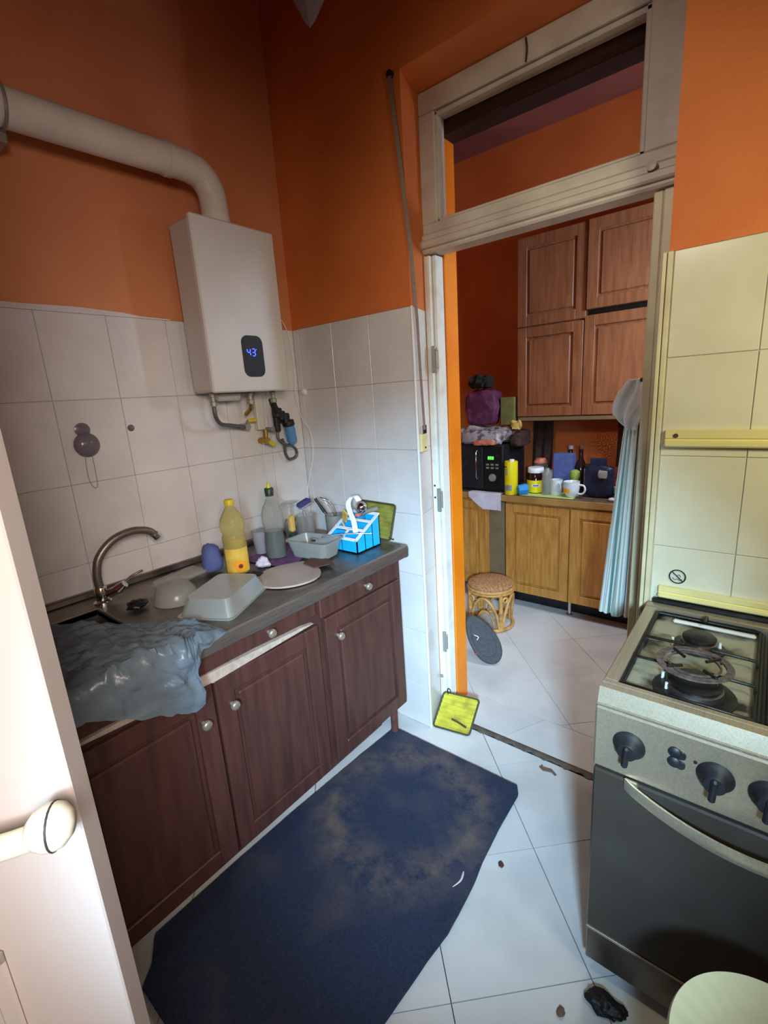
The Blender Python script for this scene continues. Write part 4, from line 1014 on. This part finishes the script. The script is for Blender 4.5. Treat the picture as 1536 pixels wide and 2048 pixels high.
# ------------------------------------------------------------------ pendant lamp tip overhead
t = thing('pendant_shade', 'pale pointed fabric lampshade hanging high at the top of the photo', 'lamp', (.62, -.39, 2.41))
lc = V((.615, -.37, 2.405))
MB().lathe([(.002, 0), (.018, .02), (.05, .075), (.095, .16), (.12, .22), (.10, .26), (.02, .30)], lc, 6).build('shade', M['lamp'], t, 12)
MB().cyl(lc + V((0, 0, .29)), (lc.x, lc.y, H), .004, seg=8).build('cord', M['black'], t)
MB().lathe([(.045, -.03), (.05, 0)], (lc.x, lc.y, H - .001), 18).build('ceiling_rose', M['white_p'], t, 40)

# ------------------------------------------------------------------ towel on the right jamb
t = thing('striped_towel', 'striped white, teal and navy towel hanging by the right door jamb', 'towel', (1.32, .25, .6))
def tow(u, v):
    # v 0 top -> 1 bottom ; u 0 left -> 1 right
    zt, zb_ = 1.30, .60
    z = zt + (zb_ - zt) * v
    wv = .050 + .055 * v ** .9
    xr = 1.352 - .0 * v; xl = xr - wv
    x = xl + (xr - xl) * u
    fold = .0075 * math.sin(u * 17 + v * 1.5) * (.35 + .65 * v) + .006 * math.sin(u * 31 + v * 3)
    return (x, .262 + fold, z + .004 * math.sin(u * 9) * v)
mb = MB().grid(tow, 48, 60, .002)
o = mb.build('cloth', M['towel'], t, 60)
uvl = o.data.uv_layers.new(name='UVMap')
nv1 = 49 * 61
for lp in o.data.loops:
    vi = lp.vertex_index % nv1; uvl.data[lp.index].uv = ((vi % 49) / 48.0, (vi // 49) / 60.0)
def knot(u, v):
    z = 1.435 - .16 * v
    wv = .026 + .045 * math.sin(math.pi * min(1, v * 1.05)) ** .8
    cx_ = 1.325 - .012 * math.sin(v * 3)
    x = cx_ + (u - .5) * wv * 1.3
    return (x, .250 + .018 * math.sin(u * 12 + v * 7) - .02 * math.sin(math.pi * u), z)
MB().grid(knot, 26, 30, .003).build('knotted_top', M['mug'], t, 50)
MB().cyl((1.345, .240, 1.43), (1.372, .200, 1.44), .006, seg=10).build('hanging_hook', M['black'], t)
t = thing('pink_peg', 'tiny pink clothes peg left of the towel knot', 'peg', (1.262, .26, 1.33))
MB().box((1.262, .255, 1.322), (1.276, .262, 1.336), .002).box((1.274, .257, 1.327), (1.300, .261, 1.332), .001).build('peg', M['pink'], t)

# ------------------------------------------------------------------ room beyond
CF_Y = 1.33; CT = .765
def cabinet_y(name, label, x0_, x1_, z0, z1, yf, yb, doors, m, group=None, cat='cabinet', rail_m=None):
    t_ = thing(name, label, cat, ((x0_ + x1_) / 2, yf, z0), group)
    MB().box((x0_, yf, z0), (x1_, yb, z1), .002).build('carcass', m, t_)
    for a, b in doors: panel_door('door', a, b, z0 + .006, z1 - .006, yf - .001, m, t_, .055, .018, 'y')
    return t_
t = cabinet_y('base_cabinet', 'honey oak base cabinet beyond the doorway, left of the towel', .375, 1.30, .10, .715, CF_Y + .02, 1.88, ((.38, .788), (.794, 1.29)), M['wood'])
for x in (.40, .79, 1.27): MB().lathe([(.017, .001), (.019, .004), (.012, .01), (.012, .10)], (x, CF_Y + .06, 0), 12).build('leg', M['chrome'], t, 40)
MB().box((.38, CF_Y + .10, .003), (1.29, CF_Y + .115, .10)).build('plinth', M['blackm'], t)
t = cabinet_y('base_cabinet', 'narrow oak base cabinet under the microwave with grey-brown end panel', -.30, .262, .10, .715, CF_Y + .012, 1.88, ((-.29, .245),), M['wood'])
MB().box((.264, CF_Y + .002, .06), (.372, CF_Y + .02, .715), .002).build('filler_panel', M['side'], t)
for x in (-.2, .2): MB().lathe([(.017, .001), (.019, .004), (.012, .01), (.012, .10)], (x, CF_Y + .06, 0), 12).build('leg', M['chrome'], t, 40)
t = thing('worktop', 'brown speckled worktop with light wood edge beyond the doorway', 'worktop', (.5, 1.6, .73))
MB().box((-.30, CF_Y - .002, .720), (1.62, 1.895, CT), .002).build('slab', M['counter'], t)
MB().box((-.30, CF_Y - .008, .722), (1.62, CF_Y - .002, CT - .002), .002).build('edge_band', M['edge'], t)
# fridge/cabinet continuing right, mostly hidden
t = cabinet_y('base_cabinet', 'honey oak base cabinet hidden behind the towel beyond the doorway', 1.302, 1.62, .10, .715, CF_Y + .02, 1.88, ((1.308, 1.615),), M['wood'])
# wall units: two tiers
UY = 1.58
t = cabinet_y('wall_cabinet', 'upper row of brown oak wall cabinets seen under the transom', .355, 1.62, 1.812, 2.315, UY, 1.895, (), M['wood_u'])
panel_door('door', .36, .775, 1.800, 2.31, UY - .001, M['wood_u'], t, .06, .018, 'y')
panel_door('door', .782, 1.20, 1.842, 2.31, UY - .020, M['wood_u'], t, .06, .018, 'y')
panel_door('door', 1.206, 1.61, 1.842, 2.31, UY - .001, M['wood_u'], t, .06, .018, 'y')
t = cabinet_y('wall_cabinet', 'lower row of brown oak wall cabinets above the cluttered worktop', .355, 1.62, 1.232, 1.808, UY, 1.895, (), M['wood_u'])
panel_door('door', .36, .765, 1.245, 1.792, UY - .001, M['wood_u'], t, .06, .018, 'y')
panel_door('door', .770, 1.20, 1.245, 1.812, UY - .001, M['wood_u'], t, .06, .018, 'y')
panel_door('door', 1.206, 1.61, 1.245, 1.812, UY - .001, M['wood_u'], t, .06, .018, 'y')
MB().box((.36, UY - .012, 1.215), (1.61, UY + .006, 1.240), .003).build('bottom_pelmet', M['side'], t)
MB().box((.785, UY - .003, 1.8125), (1.62, UY - .0005, 1.8415)).build('dark_gap', M['blackm'], t)
# hanging dark cloths under wall units
def hangc(x0_, x1_, z0, z1, y, label):
    def fn(u, v): return (x0_ + (x1_ - x0_) * u, y + .01 * math.sin(u * 14 + v * 3), z1 + (z0 - z1) * v + .006 * math.sin(u * 11) * v)
    tag(MB().grid(fn, 16, 20, .003).build('hanging_cloth', M['hang'], None, 60), label, 'cloth')
hangc(.375, .515, .86, 1.225, 1.80, 'dark cloth hanging under the wall cabinets behind the jars')
hangc(.93, 1.06, .90, 1.225, 1.78, 'dark cloth hanging under the wall cabinets next to the towel')

# microwave
t = thing('microwave', 'black microwave with green clock and vertical bar handle', 'microwave', (.12, 1.42, CT))
mx0, mx1, my0, my1, mz0, mz1 = -.14, .345, 1.375, 1.72, CT + .012, 1.075
MB().box((mx0, my0, mz0), (mx1, my1, mz1), .005).build('case', M['black'], t)
MB().box((mx0 + .005, my0 - .012, mz0 + .01), (.205, my0, mz1 - .006), .003).build('oven_door', M['black'], t)
cpn = MB().box((.208, my0 - .010, mz0 + .01), (mx1 - .003, my0, mz1 - .006), .003).build('control_panel', M['blackm'], t)
MB().tube([(.165, my0 - .010, .85), (.165, my0 - .03, .865), (.165, my0 - .03, 1.03), (.165, my0 - .010, 1.045)], .0045, 8).build('door_handle', M['chrome'], t, 60)
for i, x in enumerate((.243, .258, .273)): MB().box((x, my0 - .0115, .985), (x + .010, my0 - .010, 1.005)).build('clock_digit', M['green_d'], cpn)
MB().lathe([(.026, 0), (.026, .006), (.022, .014), (.001, .015)], (.275, my0 - .010, .865), 20, (0, -1, 0)).build('dial', M['tin'], cpn, 40)
for k in range(6): MB().box((.228 + .034 * (k % 3), my0 - .0118, .945 - .022 * (k // 3)), (.250 + .034 * (k % 3), my0 - .010, .957 - .022 * (k // 3)), .001).build('button', M['tin'], cpn)
for (x, y) in ((mx0 + .04, my0 + .04), (mx1 - .04, my0 + .04), (mx0 + .04, my1 - .04), (mx1 - .04, my1 - .04)): MB().cyl((x, y, CT + .0005), (x, y, mz0 + .001), .012, seg=10).build('foot', M['black'], t)
# paper on the left end of the worktop
def ppr(u, v):
    x = .12 + .235 * u; d_ = v * .17
    y = 1.372 - d_ * .5 if False else 1.365 - d_
    if y > 1.318: return (x, y, CT + .003 + .001 * math.sin(u * 9))
    lim = .045 + (.05 * max(0, (u - .35)) * 2 if u > .35 else 0)
    return (x + .0 * v, 1.317 - .004 * math.sin(u * 6), CT + .003 - min(1.318 - y, 9) * (.25 + .65 * (1 if u > .45 else u / .45)))
tag(MB().grid(ppr, 20, 24, .001).build('paper_sheet', M['paper'], None, 50), 'crumpled lilac white paper hanging over the worktop edge under the microwave', 'paper')

# stuff on top of microwave
def crumple_box(name, label, cat, a, b, m, amp=.012, s=18, bulge=0):
    cx_, cy_, cz_ = [(a[i] + b[i]) / 2 for i in range(3)]; hx, hy, hz = [(b[i] - a[i]) / 2 for i in range(3)]
    mb = MB().sphere((0, 0, 0), 1, 28, 20); vs = []
    for p in mb.v:
        q = V([math.copysign(abs(c) ** .38, c) for c in p]); q = V((q.x * hx, q.y * hy, q.z * hz))
        w_ = V((cx_, cy_, cz_)) + q; n_ = nz(w_, s); d_ = V(p) * (amp * n_)
        w_ = w_ + d_; w_.z = max(w_.z, a[2]); vs.append(w_)
    mb.v = vs
    return tag(mb.build(name, m, None, 50), label, cat)
crumple_box('printed_bread_bag', 'crumpled printed film packet lying on top of the microwave', 'packet', (-.02, 1.395, 1.078), (.335, 1.62, 1.175), M['print_bag'], .03, 16)
crumple_box('red_packet', 'small reddish packet lying at the front of the microwave top', 'packet', (.14, 1.350, 1.077), (.29, 1.382, 1.112), M['red_print'], .008, 30)
crumple_box('brown_packet', 'dark brown packet drooping off the right end of the microwave', 'packet', (.352, 1.45, 1.06), (.425, 1.66, 1.15), M['hang'], .02, 22)
crumple_box('violet_bag', 'violet patterned bag upright on the pile above the microwave', 'bag', (.0, 1.50, 1.196), (.228, 1.62, 1.43), M['violet'], .02, 10)
crumple_box('black_bundle', 'dark leafy bundle on top of the violet bag', 'bundle', (.03, 1.51, 1.442), (.16, 1.62, 1.52), M['darkcloth'], .035, 26)
tag(MB().box((.245, 1.55, 1.192), (.345, 1.62, 1.375), .004).build('olive_box', M['olive']), 'olive green box standing right of the violet bag', 'box')
crumple_box('gold_wrapper', 'small gold wrapper beside the olive box', 'wrapper', (.345, 1.50, 1.165), (.40, 1.55, 1.22), M['sponge'], .02, 40)

# canister
t = lathe_thing('yellow_canister', 'tall yellow powder canister beside the microwave', 'canister', (.405, 1.365, CT), [
  ('can', [(.040, .001), (.042, .004), (.042, .205), (.040, .215)], M['yel']), ])
MB().lathe([(.016, .214), (.016, .226), (.013, .228)], (.412, 1.36, CT), 16).build('flip_cap', M['white_p'], t, 40)
def arc_patch(parent, name, c, r, a0, a1, z0, z1, m, n=10):
    def fn(u, v):
        a = math.radians(a0 + (a1 - a0) * u); return (c[0] + r * math.cos(a), c[1] + r * math.sin(a), z0 + (z1 - z0) * v)
    MB().grid(fn, n, 2, -.0006).build(name, m, parent)
arc_patch(t, 'label_print', (.405, 1.365), .0426, -150, -95, CT + .13, CT + .17, M['yel_g'])
arc_patch(t, 'label_print', (.405, 1.365), .0426, -110, -60, CT + .03, CT + .065, M['tin'])
arc_patch(t, 'label_print', (.405, 1.365), .0426, -155, -115, CT + .02, CT + .06, M['tin'])
arc_patch(t, 'label_line', (.405, 1.365), .0427, -150, -105, CT + .178, CT + .184, M['black'])
t = lathe_thing('yellow_jar', 'squat jar with yellow label and white lid', 'jar', (.53, 1.46, CT), [
  ('jar', [(.050, .001), (.054, .006), (.054, .12), (.045, .132), (.045, .138)], M['brown_g']),
  ('label', [(.0545, .010), (.0548, .012), (.0548, .085), (.0545, .088)], M['yel']),
  ('lid', [(.049, .134), (.050, .137), (.050, .162), (.046, .166)], M['white_p'])])
arc_patch(t, 'label_print', (.53, 1.46), .0556, -95, -40, CT + .048, CT + .064, M['white_p'])
arc_patch(t, 'label_print', (.53, 1.46), .0560, -85, -50, CT + .052, CT + .060, M['box_b'])
t = thing('blue_tumbler', 'bright blue hexagonal tumbler lying on the worktop edge', 'tumbler', (.475, 1.345, CT))
MB().lathe([(.027, 0), (.031, .004), (.036, .055), (.033, .06), (.001, .058)], (.463, 1.318 + .02, CT + .037), 6, (.75, .62, .06)).build('cup', M['blue_s'], t)
tag(MB().box((.47, 1.345, CT + .0005), (.80, 1.50, CT + .005), .001).build('cutting_mat', M['green_m']), 'pale green cutting mat under the mugs', 'cutting mat')
B = CT + .0055
lathe_thing('water_bottle', 'clear plastic bottle between yellow jar and mug', 'bottle', (.618, 1.42, B), [('bottle', [(.028, 0), (.031, .004), (.031, .10), (.028, .115), (.031, .13), (.016, .155), (.012, .165)], M['tub'])])
lathe_thing('glass_jar', 'small cloudy glass jar with green rim behind the plastic bottle', 'jar', (.59, 1.56, CT), [('jar', [(.03, .001), (.033, .005), (.033, .13), (.028, .14)], M['pet'])])
t = lathe_thing('white_mug', 'plain white mug left of the yellow patterned mug', 'mug', (.672, 1.432, B), [('cup', [(.034, 0), (.036, .003), (.038, .09), (.0385, .094), (.035, .094), (.033, .006), (.001, .005)], M['mug'])])
MB().tube([(.700, 1.402, B + .075), (.712, 1.386, B + .07), (.713, 1.385, B + .04), (.700, 1.402, B + .022)], .005, 8, 5).build('handle', M['mug'], t, 60)
t = lathe_thing('patterned_mug', 'round white mug with orange print in front of the bottles', 'mug', (.775, 1.40, B), [('cup', [(.026, 0), (.03, .003), (.044, .03), (.049, .06), (.047, .09), (.0475, .094), (.044, .094), (.03, .01), (.001, .008)], M['mug'])])
MB().tube([(.82, 1.395, B + .075), (.85, 1.39, B + .072), (.857, 1.39, B + .045), (.84, 1.393, B + .022), (.813, 1.398, B + .022)], .006, 8, 5).build('handle', M['mug'], t, 60)
arc_patch(t, 'orange_print', (.775, 1.40), .0475, -145, -85, B + .030, B + .058, M['mug_o'])
t = tag(MB().box((.615, 1.53, CT + .0005), (.735, 1.60, 1.01), .003).build('blue_box', M['box_b']), 'blue card box behind the white mug', 'box')
lathe_thing('dark_bottle', 'dark glass bottle behind the blue box and mugs', 'bottle', (.765, 1.60, CT), [('bottle', [(.034, .001), (.037, .004), (.037, .16), (.015, .21), (.013, .27)], M['brown_g']), ('cap', [(.015, .268), (.015, .29)], M['rust'])])
lathe_thing('dark_bottle', 'shorter dark bottle nearest the orange wall behind the blue box', 'bottle', (.675, 1.68, CT), [('bottle', [(.034, .001), (.037, .004), (.037, .17), (.015, .22), (.013, .26)], M['brown_g']), ('cap', [(.016, .258), (.016, .28)], M['board'])])
lathe_thing('lime_lid', 'lime green round lid leaning behind the patterned mug', 'lid', (.765, 1.49, CT), [('lid', [(.02, .001), (.024, .10), (.031, .118), (.028, .145), (.012, .155), (.001, .156)], M['green_b'])])
t = lathe_thing('white_bottle', 'white squared bottle between mug and navy packet', 'bottle', (.832, 1.555, CT), [('bottle', [(.030, .001), (.032, .004), (.032, .15), (.03, .155)], M['mug'])], None, 4)
MB().box((.808, 1.530, CT + .155), (.856, 1.580, CT + .183), .004).build('cap', M['black'], t)
crumple_box('navy_packet', 'navy foil coffee packet folded at the top on the worktop', 'packet', (.838, 1.42, CT + .001), (1.0, 1.50, CT + .19), M['navy'], .012, 16)
tag(MB().box((.862, 1.455, CT + .185), (.955, 1.47, CT + .235), .004).build('packet_fold', M['navy']), 'folded dark strip standing above the navy packet', 'packet')
crumple_box('grey_pouch', 'small grey pouch leaning on the navy packet', 'pouch', (.925, 1.39, CT + .125), (.975, 1.42, CT + .17), M['tin'], .006, 30)
t = thing('glass_bowl', 'shallow clear glass bowl right of the navy packet', 'bowl', (1.05, 1.44, CT))
MB().lathe([(.030, .001), (.034, .003), (.052, .04), (.055, .075), (.052, .075), (.048, .042), (.03, .008), (.001, .006)], (1.058, 1.44, CT), 32).build('bowl', M['tub'], t, 50)
crumple_box('paper_scrap', 'white crumpled scrap in front of the glass bowl', 'scrap', (.99, 1.36, CT + .001), (1.06, 1.40, CT + .018), M['paper'], .008, 40)
lathe_thing('spice_jar', 'brown spice jar near the wall right of the navy packet', 'jar', (1.09, 1.66, CT), [('jar', [(.03, .001), (.032, .004), (.032, .10), (.028, .11)], M['brown_g']), ('lid', [(.03, .108), (.03, .135)], M['rust'])])
lathe_thing('red_lidded_jar', 'pinkish capped jar behind the white lidded jar', 'jar', (.50, 1.62, CT), [('jar', [(.045, .001), (.048, .005), (.048, .15), (.04, .17)], M['pet']), ('lid', [(.044, .168), (.046, .175), (.03, .2), (.001, .203)], M['red_print'])])

# rattan stool
t = thing('rattan_stool', 'round rattan stool with woven seat and curved cane legs', 'stool', (.445, 1.0, 0))
cx, cy, r0 = .420, 1.03, .135
ZS = .285
MB().lathe([(r0 - .02, ZS - .035), (r0, ZS - .03), (r0 + .004, ZS - .01), (r0 - .01, ZS), (.05, ZS + .003), (.001, ZS + .003)], (cx, cy, 0), 36).build('woven_seat', M['weave'], t, 40)
for zz in (ZS - .045, ZS - .030): MB().tube([(cx + (r0 + .003) * math.cos(a / 30 * 6.2832), cy + (r0 + .003) * math.sin(a / 30 * 6.2832), zz) for a in range(30)], .009, 10, 0, True).build('seat_hoop', M['rattan'], t, 60)
MB().tube([(cx + (r0 + .0) * math.cos(a / 30 * 6.2832), cy + (r0 + .0) * math.sin(a / 30 * 6.2832), .0115) for a in range(30)], .011, 10, 0, True).build('base_hoop', M['rattan'], t, 60)
for k in range(4):
    a = math.radians(-38 + 90 * k); ux_, uy_ = math.cos(a), math.sin(a)
    MB().tube([(cx + r0 * ux_, cy + r0 * uy_, .012), (cx + (r0 + .002) * ux_, cy + (r0 + .002) * uy_, ZS - .04)], .0125, 10).build('leg', M['rattan'], t, 60)
    MB().lathe([(.017, -.012), (.018, 0), (.017, .012)], (cx + r0 * ux_, cy + r0 * uy_, .115), 12).build('binding', M['weave'], t, 40)
    # arch between the legs
    P = []
    for j in range(13):
        b_ = a + math.radians(4 + 82 * j / 12); h_ = .02 + (ZS - .085) * math.sin(math.pi * j / 12) ** .6
        P.append((cx + r0 * math.cos(b_), cy + r0 * math.sin(b_), h_))
    MB().tube(P, .009, 10).build('arch', M['rattan'], t, 60)
    P = []
    for j in range(11):
        b_ = a + math.radians(14 + 62 * j / 10); h_ = .02 + .11 * math.sin(math.pi * j / 10) ** .6
        P.append((cx + (r0 - .022) * math.cos(b_), cy + (r0 - .022) * math.sin(b_), h_))
    MB().tube(P, .006, 8).build('inner_arch', M['rattan'], t, 60)
    b_ = a + math.radians(12); MB().tube([(cx + (r0 + .004) * math.cos(b_ + .11 * math.cos(q / 12 * 6.283)), cy + (r0 + .004) * math.sin(b_ + .11 * math.cos(q / 12 * 6.283)), .205 + .015 * math.sin(q / 12 * 6.283)) for q in range(12)], .008, 8, 0, True).build('curl', M['rattan'], t, 60)

# dark shoe standing on its side by the orange reveal
t = thing('grey_shoe', 'dark grey rounded shoe tipped up by the orange reveal', 'shoe', (.62, .62, 0))
c = V((.595, .615, .078)); nrm = V((.42, -.78, .46)).normalized(); lo_ = V((.50, -.06, -.64)); lo_ = (lo_ - nrm * lo_.dot(nrm)).normalized(); sd = nrm.cross(lo_)
def shoe_outline(s_=1.0, off=0.0, n_=40):
    pts = []
    for k in range(n_):
        a = k / n_ * 6.2832; l = .142 * math.cos(a); w2 = .074 * math.sin(a) * (1 + .18 * math.cos(a)) 
        pts.append(c + lo_ * (l * s_ - .03) + sd * (w2 * s_) + nrm * off)
    return pts
mb = loft([shoe_outline(.93, -.020), shoe_outline(1.0, -.014), shoe_outline(1.0, .0), shoe_outline(.95, .006)])
zmin = min(p.z for p in mb.v); mb.v = [p + V((0, 0, .002 - zmin)) for p in mb.v]; up = .002 - zmin
mb.build('sole', M['shoe'], t, 40)
g2 = loft([[p + V((0, 0, up)) for p in shoe_outline(.72, .005)], [p + V((0, 0, up)) for p in shoe_outline(.70, .009)]]); g2.build('sole_tread', M['shoe'], t, 30)
mb = loft([[p + V((0, 0, up)) for p in shoe_outline(.90, -.022)], [p + V((0, 0, up)) for p in shoe_outline(.80, -.045)], [p + V((0, 0, up)) for p in shoe_outline(.55, -.065)]]); mb.build('upper', M['shoe_d'], t, 50)
MB().tube([c + lo_ * -.07 + sd * -.03 + nrm * .012 + V((0, 0, up)), c + lo_ * -.05 + sd * -.015 + nrm * .016 + V((0, 0, up)), c + lo_ * -.04 + sd * -.03 + nrm * .012 + V((0, 0, up))], .0025, 6, 4).build('white_mark', M['white_p'], t, 60)
MB().sphere(c + lo_ * .02 + sd * -.072 + nrm * .004 + V((0, 0, up)), .006, 10, 6).build('red_mark', M['red'], t, 60)
